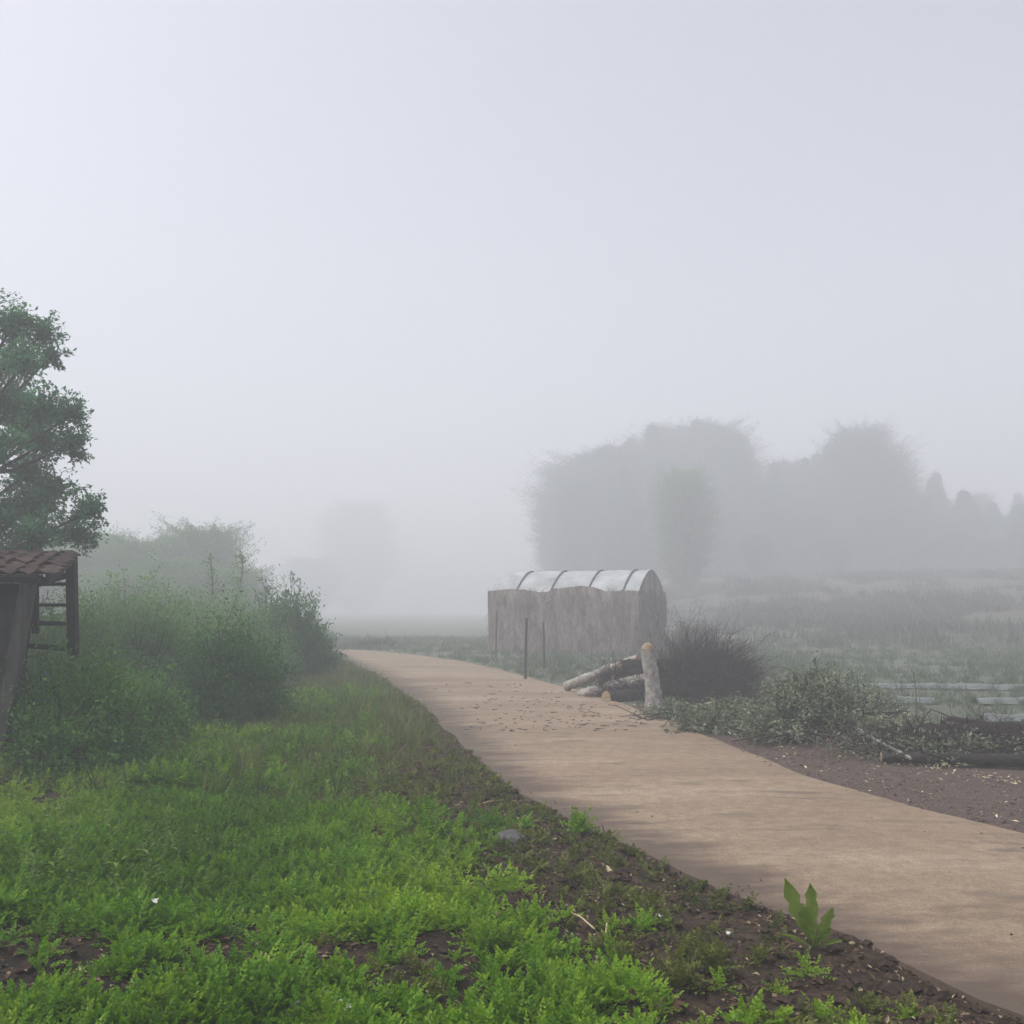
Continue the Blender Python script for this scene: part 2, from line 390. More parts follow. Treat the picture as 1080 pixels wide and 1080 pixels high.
def tree(name, base, lumps, shoots, per, leaf, trunk_r, lm, bm=None, trunk_top=.7, lean=(0, 0), gap=.0):
    """tapered trunk with a limb into every lump; leafy shoots burst from each lump"""
    base = np.asarray(base, float); root = empty(name, base)
    lumps = np.asarray(lumps, float)          # relative x, y, z, r
    top = lumps[:, 2].max() * trunk_top
    tz = np.linspace(-.15, top, 9)
    tp = np.stack([lean[0] * (tz / top) ** 1.5 + np.cumsum(rng.normal(0, .03, 9)) * top / 6,
                   lean[1] * (tz / top) ** 1.5 + np.cumsum(rng.normal(0, .03, 9)) * top / 6, tz], 1)
    g = Geo(); tube(g, tp, trunk_r * np.linspace(1.15, .3, 9), 8)
    fo = Geo(); cnt = shoots * lumps[:, 3] ** 2 / (lumps[:, 3] ** 2).sum()
    for (x, y, z, r), c in zip(lumps, cnt):
        c = max(4, int(c)); C = np.array([x, y, z])
        k = int(np.clip(np.searchsorted(tz, z * .72), 2, 8)); s = tp[k]
        mid = (s * .5 + C * .5) + np.array([0, 0, -.08 * np.linalg.norm(C - s)]) + rng.normal(0, .06, 3) * r
        tube(g, [s, s * .5 + mid * .5 + rng.normal(0, .03, 3), mid, C], trunk_r * np.array([.4, .32, .24, .1]) * (.6 + .4 * r / lumps[:, 3].max()), 5)
        d = rand_dir(c); ln = r * rng.uniform(.3, 1.32, c)
        S = C + d * (ln * rng.uniform(0, .55, c))[:, None] + rng.normal(size=(c, 3)) * r * .12
        E = C + d * ln[:, None] + np.array([0, 0, .12]) * r
        twigs(g, np.repeat(C[None], c, 0) * .5 + S * .5, E, trunk_r * .05, .3)
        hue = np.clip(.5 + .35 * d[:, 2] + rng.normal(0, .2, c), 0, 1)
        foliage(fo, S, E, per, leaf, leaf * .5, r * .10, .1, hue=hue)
    tr = g.build('trunk', bm or M_bark, root, smooth=True)
    fo.build('crown', lm, root)
    return root

def bush(name, base, rx, ry, h, shoots, per, leaf, lm, stem_r=.012, width=.5, zmin=.0, upright=1., droop=.15, spread=.05):
    base = np.asarray(base, float); root = empty(name, base); shoots = int(shoots * 1.4)
    d = rand_dir(shoots, zmin); d[:, 2] *= upright
    d = nrm(d); ln = rng.uniform(.6, 1.04, shoots) * np.where(rng.random(shoots) < .06, 1.22, 1); az = np.arctan2(d[:, 1], d[:, 0]) + 3.2
    ln *= np.minimum(.5 + .95 * fbm(az * 1.7 + base[0], d[:, 2] * 3 + base[1], 2), 1.0)
    E = d * np.array([rx, ry, h]) * ln[:, None]
    S = rng.normal(size=(shoots, 3)) * np.array([rx, ry, 0]) * .25
    S = S * .6 + E * rng.uniform(.0, .55, shoots)[:, None]; S[:, 2] = np.maximum(S[:, 2], .02)
    E[:, 2] = np.maximum(E[:, 2], .03)
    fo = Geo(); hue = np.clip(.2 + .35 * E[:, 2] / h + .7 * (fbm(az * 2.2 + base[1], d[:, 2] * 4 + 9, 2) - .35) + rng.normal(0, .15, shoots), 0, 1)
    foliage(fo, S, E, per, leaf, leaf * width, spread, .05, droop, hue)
    st = Geo(); k = shoots // 6
    S0 = rng.normal(size=(k, 3)) * np.array([rx, ry, 0]) * .12; S0[:, 2] = -.08
    twigs(st, S0, E[:k], stem_r, .25, bend=.06)
    st.build('stem', M_bark, root); fo.build('foliage', lm, root)
    return root

def copy_tree(o, loc, rz, s):
    c = o.copy(); col.objects.link(c); c.location = loc; c.rotation_euler = (0, 0, rz); c.scale = s
    for ch in o.children:
        k = ch.copy(); col.objects.link(k); k.parent = c
    return c

# the big broadleaf tree at the left edge
TY = 14.0
def lump_px(lst, Y, base):
    out = []
    for px, py, r, dy in lst:
        p = at(px, py, Y + dy); out.append([*(p - base), r * (Y + dy) / 1080])
    return out
bx = at(-62, 700, TY)[0]; base = np.array([bx, TY, gz(bx, TY)])
L = [(14, 342, 27, 0), (46, 352, 22, .3), (24, 384, 24, -.4), (52, 378, 18, .5), (12, 425, 32, .2), (44, 432, 27, -.5), (72, 440, 22, 0), (74, 470, 21, .5),
     (45, 468, 26, .9), (28, 500, 28, 1.4), (30, 440, 32, 1.6), (15, 380, 26, 1.4), (35, 530, 26, .2), (6, 470, 22, -.8), (8, 545, 34, 0), (58, 516, 24, .6), (92, 540, 22, -.2), (78, 562, 24, .4), (40, 566, 28, -.6), (20, 590, 30, .3),
     (-40, 330, 45, 0), (-70, 400, 60, .5), (-50, 480, 55, -.6), (-60, 560, 55, 0), (-120, 380, 55, 0), (-130, 480, 60, .4), (-120, 570, 50, 0), (-40, 420, 40, 1.2), (-30, 590, 35, -1)]
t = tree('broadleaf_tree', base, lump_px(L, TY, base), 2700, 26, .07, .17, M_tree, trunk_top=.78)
tag(t, 'tall dark green broadleaf tree towering behind the tiled crib', 'tree')

# bushes of the hedge row, near to far
def B(name, px, py, label, rx, ry, h, shoots, per, leaf, lm, **k):
    p = gp(px, py); p[2] = gz(p[0], p[1]) - .03
    o = bush(name, p, rx, ry, h, shoots, per, leaf, lm, **k); return tag(o, label, 'bush', 'bushes of the roadside hedge row')
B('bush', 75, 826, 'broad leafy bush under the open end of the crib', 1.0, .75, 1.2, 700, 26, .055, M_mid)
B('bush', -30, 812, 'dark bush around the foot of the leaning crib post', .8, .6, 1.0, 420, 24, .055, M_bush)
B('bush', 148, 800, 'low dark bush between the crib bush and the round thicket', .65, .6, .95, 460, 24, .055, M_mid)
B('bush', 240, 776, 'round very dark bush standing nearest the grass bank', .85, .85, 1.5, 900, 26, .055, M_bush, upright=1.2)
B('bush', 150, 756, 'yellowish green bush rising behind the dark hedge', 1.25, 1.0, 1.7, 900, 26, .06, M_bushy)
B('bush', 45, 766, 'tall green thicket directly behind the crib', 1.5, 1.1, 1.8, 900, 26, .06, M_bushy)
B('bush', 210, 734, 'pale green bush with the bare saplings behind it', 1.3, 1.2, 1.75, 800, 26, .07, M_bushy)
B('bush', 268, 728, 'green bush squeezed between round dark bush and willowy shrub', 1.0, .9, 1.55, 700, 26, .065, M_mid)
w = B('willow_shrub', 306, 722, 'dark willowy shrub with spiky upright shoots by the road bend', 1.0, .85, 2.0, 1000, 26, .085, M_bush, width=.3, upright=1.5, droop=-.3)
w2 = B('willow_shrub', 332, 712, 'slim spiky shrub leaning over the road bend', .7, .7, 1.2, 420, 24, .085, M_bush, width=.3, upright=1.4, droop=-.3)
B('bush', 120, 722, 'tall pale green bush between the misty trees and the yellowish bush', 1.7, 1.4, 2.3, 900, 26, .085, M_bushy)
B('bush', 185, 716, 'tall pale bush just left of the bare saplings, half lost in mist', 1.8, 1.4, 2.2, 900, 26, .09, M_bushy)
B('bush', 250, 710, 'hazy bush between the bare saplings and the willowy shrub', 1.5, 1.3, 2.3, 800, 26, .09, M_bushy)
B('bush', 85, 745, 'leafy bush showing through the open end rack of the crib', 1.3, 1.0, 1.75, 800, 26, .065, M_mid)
# long upright willow shoots above the shrub
def shoots_thing(px, py, topx, topy, label, n=5, leaf=.11):
    b0 = gp(px, py); b0[2] = gz(b0[0], b0[1]) - .03; root = empty('shrub_sapling', b0)
    e0 = at(topx, topy, b0[1]) - b0
    S = rng.normal(size=(n, 3)) * .06; S[:, 2] = 0
    E = e0[None] * rng.uniform(.72, 1.0, n)[:, None] + rng.normal(size=(n, 3)) * np.array([.2, .2, .05]); E[0] = e0
    st = Geo(); twigs(st, S, E, .016, .3, bend=.03); st.build('stem', M_bark, root)
    k = 7; i = np.repeat(np.arange(n), k); t = rng.uniform(.35, .98, n * k)[:, None]
    s2 = S[i] + (E - S)[i] * t; e2 = s2 + (rng.normal(size=(n * k, 3)) * .16 + np.array([0, 0, .2]))
    fo = Geo(); foliage(fo, s2, e2, 12, leaf, leaf * .3, .02, .0, -.2); foliage(fo, S, E, 20, leaf, leaf * .3, .02, .5, -.2)
    fo.build('foliage', M_bush, root)
    return tag(root, label, 'sapling', 'saplings in the hedge row')
shoots_thing(300, 716, 309, 604, 'tallest dark sapling poking above the willowy shrub')
shoots_thing(290, 716, 279, 616, 'thin sapling on the hedge side of the tallest one')
shoots_thing(318, 712, 333, 632, 'sapling bending towards the misty road end')

def thin_tree(px, py, topx, topy, label):
    b0 = gp(px, py); b0[2] = gz(b0[0], b0[1]) - .03; root = empty('bare_sapling', b0)
    e0 = at(topx, topy, b0[1]) - b0; H = e0[2]
    tz = np.linspace(0, 1, 7)[:, None]; pts = e0[None] * tz + rng.normal(size=(7, 3)) * .03 * H / 4
    st = Geo(); tube(st, pts, np.linspace(.045, .012, 7), 6)
    k = 26; f = rng.uniform(.35, .98, k); S = np.stack([np.interp(f, tz[:, 0], pts[:, c]) for c in range(3)], 1)
    E = S + nrm(rng.normal(size=(k, 3)) * np.array([1, 1, .3]) + np.array([0, 0, .9])) * (H * .22 * (1.25 - f))[:, None]
    twigs(st, S, E, .012, .3, bend=.05); st.build('trunk', M_bark, root, smooth=True)
    fo = Geo(); foliage(fo, S, E, 9, .10, .05, .06, .4); fo.build('foliage', M_bushy, root)
    return tag(root, label, 'sapling', 'thin bare saplings behind the hedge')
thin_tree(228, 706, 222, 588, 'bare forked sapling with few leaves behind the hedge')
thin_tree(240, 702, 258, 585, 'slender bare sapling leaning towards the road')

# ---------------------------------------------------------------- hazy trees
def crown(n, H, wide, low, cone):
    out = []
    for i in range(n):
        f = (i + .5) / n; z = H * (low + (1 - low) * f)
        w = wide * ((1 - f) ** .7 + .05 if cone else math.sin(math.pi * (.2 + .72 * f)) ) 
        for k in range(2 if f > .85 else 4):
            a = rng.uniform(0, 6.28); out.append([math.cos(a) * w * .55, math.sin(a) * w * .55, z + rng.normal() * .03 * H, max(w * .68, H * .075) * rng.uniform(.8, 1.15)])
    return out
def P(px, Y): 
    x = (px - 540) / 1080 * Y; return np.array([x, Y, gz(x, Y) - .05])
def top_h(px, py, Y): 
    p = P(px, Y); return at(px, py, Y)[2] - p[2]
def etree(name, base, H, W, kind, n, per, leaf, lm, trunk_r=.2):
    root = empty(name, base); fo = Geo(); g = Geo()
    tz = np.linspace(-.3, H * .95, 12); tp = np.stack([np.cumsum(rng.normal(0, .04, 12)), np.cumsum(rng.normal(0, .04, 12)), tz], 1)
    tube(g, tp, trunk_r * np.linspace(1.1, .12, 12), 7)
    f = rng.random(n) ** (1.25 if kind == 'spire' else .9) * .98 + .02; a = rng.uniform(0, 6.283, n)
    if kind == 'spire': w = W * (1.01 - f) ** 1.1 * sstep(-.12, .12, f)
    else: w = W * np.sqrt(np.clip(1 - ((f - .5) / .52) ** 2, 0.02, 1))
    w = w * (.3 + 1.15 * fbm(a * 2.6 + 30 * trunk_r, f * 11 + W)) * rng.uniform(.5, 1.0, n) + .05
    S = np.stack([np.interp(f * H * .9, tz, tp[:, k]) for k in (0, 1)] + [f * H * .9], 1)
    dz = w * (.45 if kind == 'spire' else .6) * rng.uniform(.3, 1.4, n) + .12 * rng.random(n) * (f > .96)
    E = S + np.stack([np.cos(a) * w, np.sin(a) * w, dz], 1)
    S2 = S + (E - S) * rng.uniform(.1, .6, n)[:, None]
    twigs(g, S, E, trunk_r * .1, .2, bend=.06)
    hue = np.clip(fbm(a * 2.5, f * 8 + 5) * 1.5 - .3 + rng.normal(0, .12, n), 0, 1)
    foliage(fo, S2, E, per, leaf, leaf * .5, .10 * H / 10, .05, .1, hue=hue)
    g.build('trunk', M_bark, root); fo.build('crown', lm, root); return root
protoA = etree('wood_tree', P(735, 62), 10, 4.2, 'spire', 3400, 40, .085, M_wood)
protoB = etree('wood_tree', P(640, 56), 10, 3.8, 'round', 3400, 40, .085, M_wood, .21)
protoC = etree('wood_tree', P(690, 58), 10, 3.6, 'spire', 3200, 40, .085, M_wood, .19)
spots = [  # px, top py, Y, proto, width, label
 (735, 424, 60, 'A', 1.0, 'tallest pointed tree of the misty wood'),
 (612, 500, 54, 'B', .55, 'rounded misty tree at the road end of the wood'),
 (642, 462, 56, 'B', .6, 'misty tree whose round top steps up towards the tallest'),
 (688, 432, 58, 'C', 1.1, 'spiky misty tree just short of the tallest one'),
 (778, 436, 62, 'C', 1.1, 'misty spire beyond the tallest tree, before the dip in the wood'),
 (660, 480, 52, 'A', .9, 'misty tree rising over the far half of the greenhouse roof'),
 (712, 480, 56, 'B', .8, 'full misty tree filling the wood below its tallest point'),
 (836, 492, 60, 'B', .6, 'lower misty tree standing in the dip of the wood'),
 (903, 440, 64, 'A', 1.2, 'second highest tree of the misty wood, beyond the dip'),
 (872, 456, 66, 'C', 1.0, 'faint spire between the dip and the second highest tree'),
 (945, 478, 68, 'B', .55, 'faint rounded tree on the falling edge of the wood'),
 (985, 486, 66, 'C', 1.0, 'faint narrow tree low on the falling edge of the wood'),
 (1030, 515, 72, 'B', .6, 'barely visible round tree over the brown slope'),
 (1075, 510, 74, 'A', 1.1, 'barely visible pointed tree at the picture edge over the brown slope'),
 (1120, 520, 74, 'B', .7, 'barely visible tree ending the wood beyond the brown slope'),
 (760, 500, 58, 'B', .9, 'misty tree filling the wood behind the light green young tree'),
 (600, 560, 56, 'B', .5, 'low misty tree at the outer foot of the wood by the road'),
 (845, 520, 56, 'B', .9, 'misty tree filling the lower half of the wood dip'),
 (925, 520, 57, 'B', .95, 'misty tree below the second highest crown'),
 (1000, 540, 58, 'B', .9, 'misty tree hiding the foot of the faint narrow one'),
 (1050, 565, 56, 'B', .9, 'low misty tree at the picture edge over the field'),
 (815, 505, 55, 'B', .8, 'misty tree right of the light green young tree'),
 (1085, 545, 54, 'B', .9, 'low misty tree closing the wood at the picture edge'),
 (800, 560, 50, 'B', .9, 'short leafy misty tree in front of the wood dip'),
 (880, 565, 52, 'B', 1.0, 'short broad misty tree at the top of the field'),
 (960, 580, 54, 'B', 1.0, 'short hazy tree above the bare brown slope'),
]
proto = {'A': protoA, 'B': protoB, 'C': protoC}; used = set()
for px, py, Y, k, wd, lab in spots:
    Y = Y * 2.0
    h = top_h(px, py, Y) / 10.3
    if k not in used:
        used.add(k); o = proto[k]; o.location = P(px, Y); o.scale = (wd * 1.3 * h ** .85, wd * 1.3 * h ** .85, h); o.rotation_euler = (0, 0, rng.uniform(0, 6))
    else:
        o = copy_tree(proto[k], P(px, Y), rng.uniform(0, 6), (wd * 1.3 * h ** .85, wd * 1.3 * h ** .85, h))
    tag(o, lab, 'tree', 'trees of the misty wood')
def sky_y(px): return float(np.interp(px, [585, 598, 620, 650, 700, 738, 785, 806, 835, 865, 903, 940, 975, 1020, 1080], [560, 505, 474, 452, 436, 424, 434, 466, 482, 460, 440, 462, 482, 500, 512]))
for px in list(range(592, 960, 12)) + list(range(985, 1090, 34)):
    px = px + rng.uniform(-6, 6); Y = rng.uniform(112, 130); h = top_h(px, sky_y(px) + rng.uniform(-4, 16), Y) / 10.3; wd = rng.uniform(1.0, 1.55) * (1.4 if px > 950 else 1)
    tag(copy_tree(proto[rng.choice(['A', 'C', 'A', 'C', 'B'])], P(px, Y), rng.uniform(0, 6), (wd * h ** .85, wd * h ** .85, h)), 'one of the pointed treetops making up the ragged skyline of the misty wood', 'tree', 'pointed treetops of the misty wood')
# nearer pale green tree beside the greenhouse
p = P(720, 82); Hh = top_h(722, 490, 82)
t = etree('young_tree', p, Hh, 3.6, 'round', 2600, 26, .12, M_pale_green, .12)
tag(t, 'lighter green hazy tree rising just beyond the greenhouse end', 'tree')
# trees behind the hedge on the left and the ghost tree in the middle
pl = [(214, 556, 46, 1.0, 'pale misty tree with the highest crown behind the hedge saplings'), (150, 570, 44, 1.0, 'misty round tree behind the yellowish bush'),
      (108, 564, 48, 1.0, 'misty tree beside the big dark broadleaf crown'), (182, 590, 40, .9, 'low misty tree filling the gap behind the hedge'), (246, 600, 42, .8, 'small misty tree at the road end of the hedge'),
      (128, 606, 36, .9, 'low leafy misty tree just beyond the open rack'), (60, 575, 44, 1.0, 'misty tree showing between crib roof and rack')]
hp = None
for px, py, Y, wd, lab in pl:
    Y *= 1.2
    h = top_h(px, py, Y)
    if hp is None: H0 = h; hp = etree('hedge_tree', P(px, Y), h, 3.3, 'round', 1900, 26, .12, M_bushy, .12); o = hp
    else: o = copy_tree(hp, P(px, Y), rng.uniform(0, 6), (wd, wd, h / H0))
    tag(o, lab, 'tree', 'misty trees behind the hedge')
p = P(378, 225); h = top_h(378, 522, 225) / 10.3
tag(copy_tree(protoB, p, 1.3, (3.2, 3.2, h)), 'ghostly lone tree almost lost in fog at the road end', 'tree')
p = P(330, 190); h = top_h(330, 585, 190) / 10.3
tag(copy_tree(protoB, p, 2.9, (2, 2, h)), 'small ghostly tree just beside the lone fogbound one', 'tree')

# ---------------------------------------------------------------- greenhouses
def greenhouse(name, A, Bp, width, wall, top, label, quilt=True, hoops=(.10, .33, .58, .82)):
    A = np.array(A, float); Bp = np.array(Bp, float); ax = Bp - A; Ln = np.linalg.norm(ax); ax /= Ln
    pr = np.array([-ax[1], ax[0]]); 
    if pr @ np.array([0, 1]) < 0: pr = -pr
    z0 = min(gz(*A), gz(*Bp)) - .1; root = empty(name, (*A, z0))
    def pt(s, w, z): q = ax * s + pr * w; return [q[0], q[1], z]
    # profile of the roof arch from the front shoulder to the back shoulder
    th = np.linspace(0, np.pi, 19); prof = [(width * k / 18, wall + (top - wall) * (1 - abs(k / 9 - 1) ** 1.7)) for k in range(19)]
    ns = 60; ss = np.linspace(0, Ln, ns)
    hs = np.array(hoops) * Ln
    g = Geo(); V = []
    for s in ss:
        sag = .05 * (1 - np.exp(-np.min(np.abs(hs - s)) * 2.2)) if len(hs) else 0
        for (w_, z_) in prof: V.append(pt(s, w_, z_ + sag * (z_ > wall + .02) + rng.normal() * .006))
    idx = np.arange(ns * 19).reshape(ns, 19); g.add(V, q(idx))
    g.build('roof_film', M_film, root, smooth=True)
    # straw quilt walls, lumpy
    g = Geo(); nz = 12
    for w_, sgn in ((0, -1), (width, 1)):
        V = []
        for s in np.linspace(-.03, Ln + .03, 90):
            for zz in np.linspace(-.1, wall + .06, nz):
                bul = .16 * fbm(np.array([s * 2.]), np.array([zz * 1.5 + w_]))[0] + .07 * abs(math.sin(s * 1.6)) ** .5
                edge = .2 * (fbm(np.array([s * 1.1]), np.array([7.]))[0] - .5) * 2 * (zz > wall - .1)
                V.append(pt(s, w_ + sgn * (.03 + bul), zz + edge))
        idx = np.arange(90 * nz).reshape(90, nz); g.add(V, q(idx), rng.random(89 * 11) * .5 + .25)
    g.build('side_wall', M_quilt, root, smooth=True)
    nt_ = 5200; ts = rng.uniform(-.02, Ln + .02, nt_); tzz = rng.uniform(.0, wall + .05, nt_); fr = rng.random(nt_) < .78
    S = np.array([pt(a_, -.10, b_) for a_, b_ in zip(ts, tzz)]); Se = np.array([pt(-.04, rng.uniform(-.1, width + .1), b_) for b_ in tzz]); S[~fr] = Se[~fr]
    E = S + np.stack([rng.normal(0, .09, nt_), rng.normal(0, .06, nt_) - .07, -rng.uniform(.1, .5, nt_)], 1); E[:, 2] = np.maximum(E[:, 2], .0)
    up_ = rng.random(nt_) < .12; E[up_, 2] = S[up_, 2] + rng.uniform(.05, .22, up_.sum())
    g = Geo(); twigs(g, S, E, .013, .4, v=rng.random(nt_)); g.build('straw_thatch', M_straw, root)
    # end walls
    for s in (.0, Ln):
        g = Geo(); V = [pt(s, 0, -.1)] + [pt(s, *pz) for pz in prof] + [pt(s, width, -.1)]
        g.add(V, [list(range(len(V)))]); g.build('end_wall', M_quilt if quilt else M_film, root)
    for k, s in enumerate(hs):
        g = Geo(); tube(g, [pt(s, w_, z_ + .035) for w_, z_ in prof], .035, 6); g.build('strap', M_strap, root)
    g = Geo()
    for w_ in (-.12, width + .12): tube(g, [pt(0, w_, .0), pt(Ln, w_, .0)], .06, 6)
    g.build('base_rail', M_strap, root)
    return tag(root, label, 'greenhouse')
greenhouse('greenhouse', (4.2, 34), (-.75, 36.5), 2.6, 2.22, 2.95, 'brown quilted greenhouse with white film roof and dark straps by the road')

p = P(728, 33)
o = bush('dry_bush', p, 1.1, .8, 1.2, 800, 18, .08, leaf_mat('dry_brown_leaf', (.06, .05, .045), (.11, .095, .085), (.17, .15, .13), .25), upright=1.3); tag(o, 'low brownish dry bush before the near end of the greenhouse', 'bush')
# fence posts along the grass by the road
for px, py, tpy, lean, lab in ((554, 717, 652, .03, 'dark thin fence post standing at the road edge before the greenhouse'), (574, 706, 656, -.02, 'fainter thin fence post just beyond the dark one'), (523, 694, 644, .02, 'fence post by the far corner of the strapped greenhouse')):
    b0 = gp(px, py); b0[2] = gz(b0[0], b0[1]); H = at(px, tpy, b0[1])[2] - b0[2]
    root = empty('fence_post', b0); g = Geo()
    tube(g, [(0, 0, -.2), (lean * .3, 0, H * .4), (lean, .01, H)], [.036, .034, .028], 7); g.build('shaft', M_post, root, smooth=True)
    g = Geo(); tube(g, [(lean * .9 - .035, -.035, H * .88), (lean * .9 + .035, -.03, H * .885), (lean * .9 + .03, .035, H * .88), (lean * .9 - .035, .03, H * .885), (lean * .9 - .035, -.035, H * .88)], .006, 4); g.build('wire_tie', M_strap, root)
    tag(root, lab, 'fence post', 'fence posts along the road')

# ---------------------------------------------------------------- corn crib on the left
root = empty('corn_crib', (-5.5, 9.6, gz(-5.5, 9.6))); RB = np.array(root.location)
def rel(p): return np.asarray(p) - RB
EY, BY = 9.0, 10.3
e_r = at(51, 606, EY); b_r = at(77, 585, BY)          # eave corner and upper back corner of the roof's open end
slope = (b_r - e_r); sl_n = nrm(slope)
XL = -7.6
g = Geo(); rows = 7; roff = nrm(np.cross(np.array([1., 0, 0]), sl_n))
for k in range(rows):
    f0 = k / rows; f1 = (k + 1) / rows + .05
    n = 20
    for i in range(n):
        xr = e_r[0] + (b_r[0] - e_r[0]) * f0; w_ = (xr - XL) / n; x0 = XL + i * w_
        p0 = np.array([x0, e_r[1] + slope[1] * f0, e_r[2] + slope[2] * f0]); p1 = np.array([x0 + (b_r[0] - e_r[0]) * .2 * 0, e_r[1] + slope[1] * f1, e_r[2] + slope[2] * f1])
        m_ = 5; V = []
        lift = .04 + rng.normal() * .014
        for side, pp, l in ((0, p0, lift), (1, p1, .015)):
            for j in range(m_):
                V.append(pp + np.array([w_ * j / (m_ - 1) * 1.02, rng.normal() * .008, 0]) + roff * (l + .022 * math.cos((j / (m_ - 1) - .5) * 2 * math.pi)) + np.array([0, rng.normal() * .006, 0]))
        V = np.array(V); Vb = V - roff * .016; Va = np.concatenate([V, Vb])
        F = [[j, j + 1, m_ + j + 1, m_ + j] for j in range(m_ - 1)] + [[2 * m_ + j, 3 * m_ + j, 3 * m_ + j + 1, 2 * m_ + j + 1] for j in range(m_ - 1)] + [[j, 2 * m_ + j, 2 * m_ + j + 1, j + 1] for j in range(m_ - 1)] + [[m_ - 1, 3 * m_ - 1, 4 * m_ - 1, 2 * m_ - 1], [0, m_, 3 * m_, 2 * m_]]
        g.add(rel(Va), F, rng.random())
roof = g.build('roof', M_tile, root)
g = Geo(); beam(g, rel(e_r + [.0, -.02, -.035]), rel(b_r + [0, .02, -.03]), .03, .1); g.build('verge_board', M_timber, roof)
g = Geo(); beam(g, rel([XL, EY + .02, e_r[2] - .045]), rel(e_r + [-.05, .02, -.045]), .05, .07); g.build('eave_board', M_timber, roof)
g = Geo(); n = 9
for i in range(n):      # underside boarding
    f = i / (n - 1); c0 = e_r + slope * f
    box(g, rel([(XL + c0[0] - .05) / 2, c0[1], c0[2] - .012]), (c0[0] - XL - .1, .13, .018), v=rng.random())
g.build('roof_boarding', M_timber, roof)
# leaning front corner post and the far ones
pt_top = at(31, 618, 9.15); pt_bot = at(-6, 812, 9.15); pt_bot[2] = min(pt_bot[2], .1)
g = Geo(); beam(g, rel(pt_bot + [-.03, 0, -.25]), rel(pt_top + [0, 0, .06]), .11, .1); g.build('post', M_post, root)
for x0, x1, yy in ((-7.0, -7.25, 9.15), (-7.0, -7.25, 10.15), (-4.95, -4.75, 10.15)):
    g = Geo(); beam(g, rel([x0, yy, -.1]), rel([x1, yy, 1.92 if yy < 10 else 2.02]), .1, .1); g.build('post', M_timber, root)
# plank walls of the crib body, flaring outward to the top
g = Geo(); nb = 9
for i in range(nb):
    zz = .72 + i * .128; f = (zz) / 1.9
    xr = pt_bot[0] + (pt_top[0] - pt_bot[0]) * f - .05; xl = -7.0 - .25 * f
    box(g, rel([(xl + xr) / 2, 9.23, zz]), (xr - xl, .025, .12), v=rng.random(), jit=.003)
    box(g, rel([(xl + xr - .3) / 2, 10.1, zz + .03]), (xr - xl - .35, .025, .11), v=rng.random(), jit=.003)
    box(g, rel([xl + .02, 9.67, zz]), (.025, .84, .12), v=rng.random(), jit=.003)
g.build('plank_wall', M_timber, root)
g = Geo()
for i in range(8): box(g, rel([-5.85, 9.28 + i * .11, .64]), (2.3, .1, .03), v=rng.random(), jit=.002)
g.build('crib_floor', M_timber, root)
# open rack at the end: an upright hanging from the roof corner, with rails
up_t = at(75, 588, BY - .1); up_b = at(77, 691, BY - .1)
g = Geo(); beam(g, rel(up_b), rel(up_t + [0, 0, .01]), .085, .085); g.build('rack_post', M_timber, root)
for py, y2, th in ((617, 616, .035), (638, 638, .03), (657, 658, .05), (681, 684, .06)):
    a0 = at(24, py, 9.75); b0 = at(73, y2, BY - .1)
    g = Geo(); beam(g, rel(a0), rel(b0), th, th * .9, v=rng.random()); g.build('rail', M_timber, root)
g = Geo(); beam(g, rel(at(38, 668, 9.85)), rel(at(37, 612, 9.85)), .06, .05); g.build('rack_stile', M_timber, root)
g = Geo(); beam(g, rel(at(16, 622, 9.35)), rel(at(72, 606, BY - .05)), .05, .06); g.build('roof_bearer', M_timber, root)
tag(root, 'weathered dark timber crib with clay tiled roof and open end rack', 'crib')

# ---------------------------------------------------------------- log heap, brush and cut branches on the right
def log(name, a, b, r0, r1, bark, label, cat='log', group=None, knots=3, cutends=True):
    a = np.asarray(a, float); b = np.asarray(b, float); root = empty(name, a); n = 36
    f = np.linspace(0, 1, n)[:, None]; pts = (b - a)[None] * f + np.cumsum(rng.normal(0, r0 * .05, (n, 3)), 0)
    rad = (r0 + (r1 - r0) * f[:, 0]) * rng.uniform(.93, 1.07, n)
    g = Geo(); tube(g, pts, rad, 16, rough=.09)
    g.build('bark', bark, root, smooth=True)
    if cutends:
        for e, o_, rr in ((0, -1, rad[0]), (-1, 1, rad[-1])):
            t_ = nrm(pts[1] - pts[0]) if e == 0 else nrm(pts[-1] - pts[-2])
            g = Geo(); tube(g, [pts[e], pts[e] + t_ * o_ * .012], rr * .93, 14); g.build('cut_face', M_cutwood, root)
    for k in range(knots):
        i = rng.integers(2, n - 2); d = nrm(rng.normal(size=3) + np.array([0, -.3, .6]))
        g = Geo(); tube(g, [pts[i] + d * rad[i] * .6, pts[i] + d * (rad[i] + r0 * .8)], [r0 * .3, r0 * .2], 7); g.build('branch_stub', bark, root, smooth=True)
    return tag(root, label, cat, group)
GL = 'logs of the roadside heap'
lowe = gp(597, 730); upe = at(672, 696, lowe[1] - .6)
log('log', lowe + [0, 0, .1], upe + [0, -.3, .05], .095, .085, M_pale, 'pale barked log sloping up from the road onto the heap', group=GL)
log('log', at(612, 733, 18.6), at(690, 716, 17.8), .1, .09, M_pale, 'thinner grey log lying under the sloping pale log', group=GL, knots=2)
for (a0, b0, r, lab) in ((at(640, 738, 17.6), at(730, 730, 18.6), .14, 'dark log at the bottom of the heap behind the stump'), (at(632, 722, 18.4), at(720, 708, 18.4), .13, 'dark log in the middle of the heap behind the stump'), (at(655, 704, 18.5), at(730, 698, 18.7), .12, 'dark log topmost in the heap behind the stump')):
    log('log', a0, b0, r, r * .9, M_darklog, lab, group=GL, knots=4)
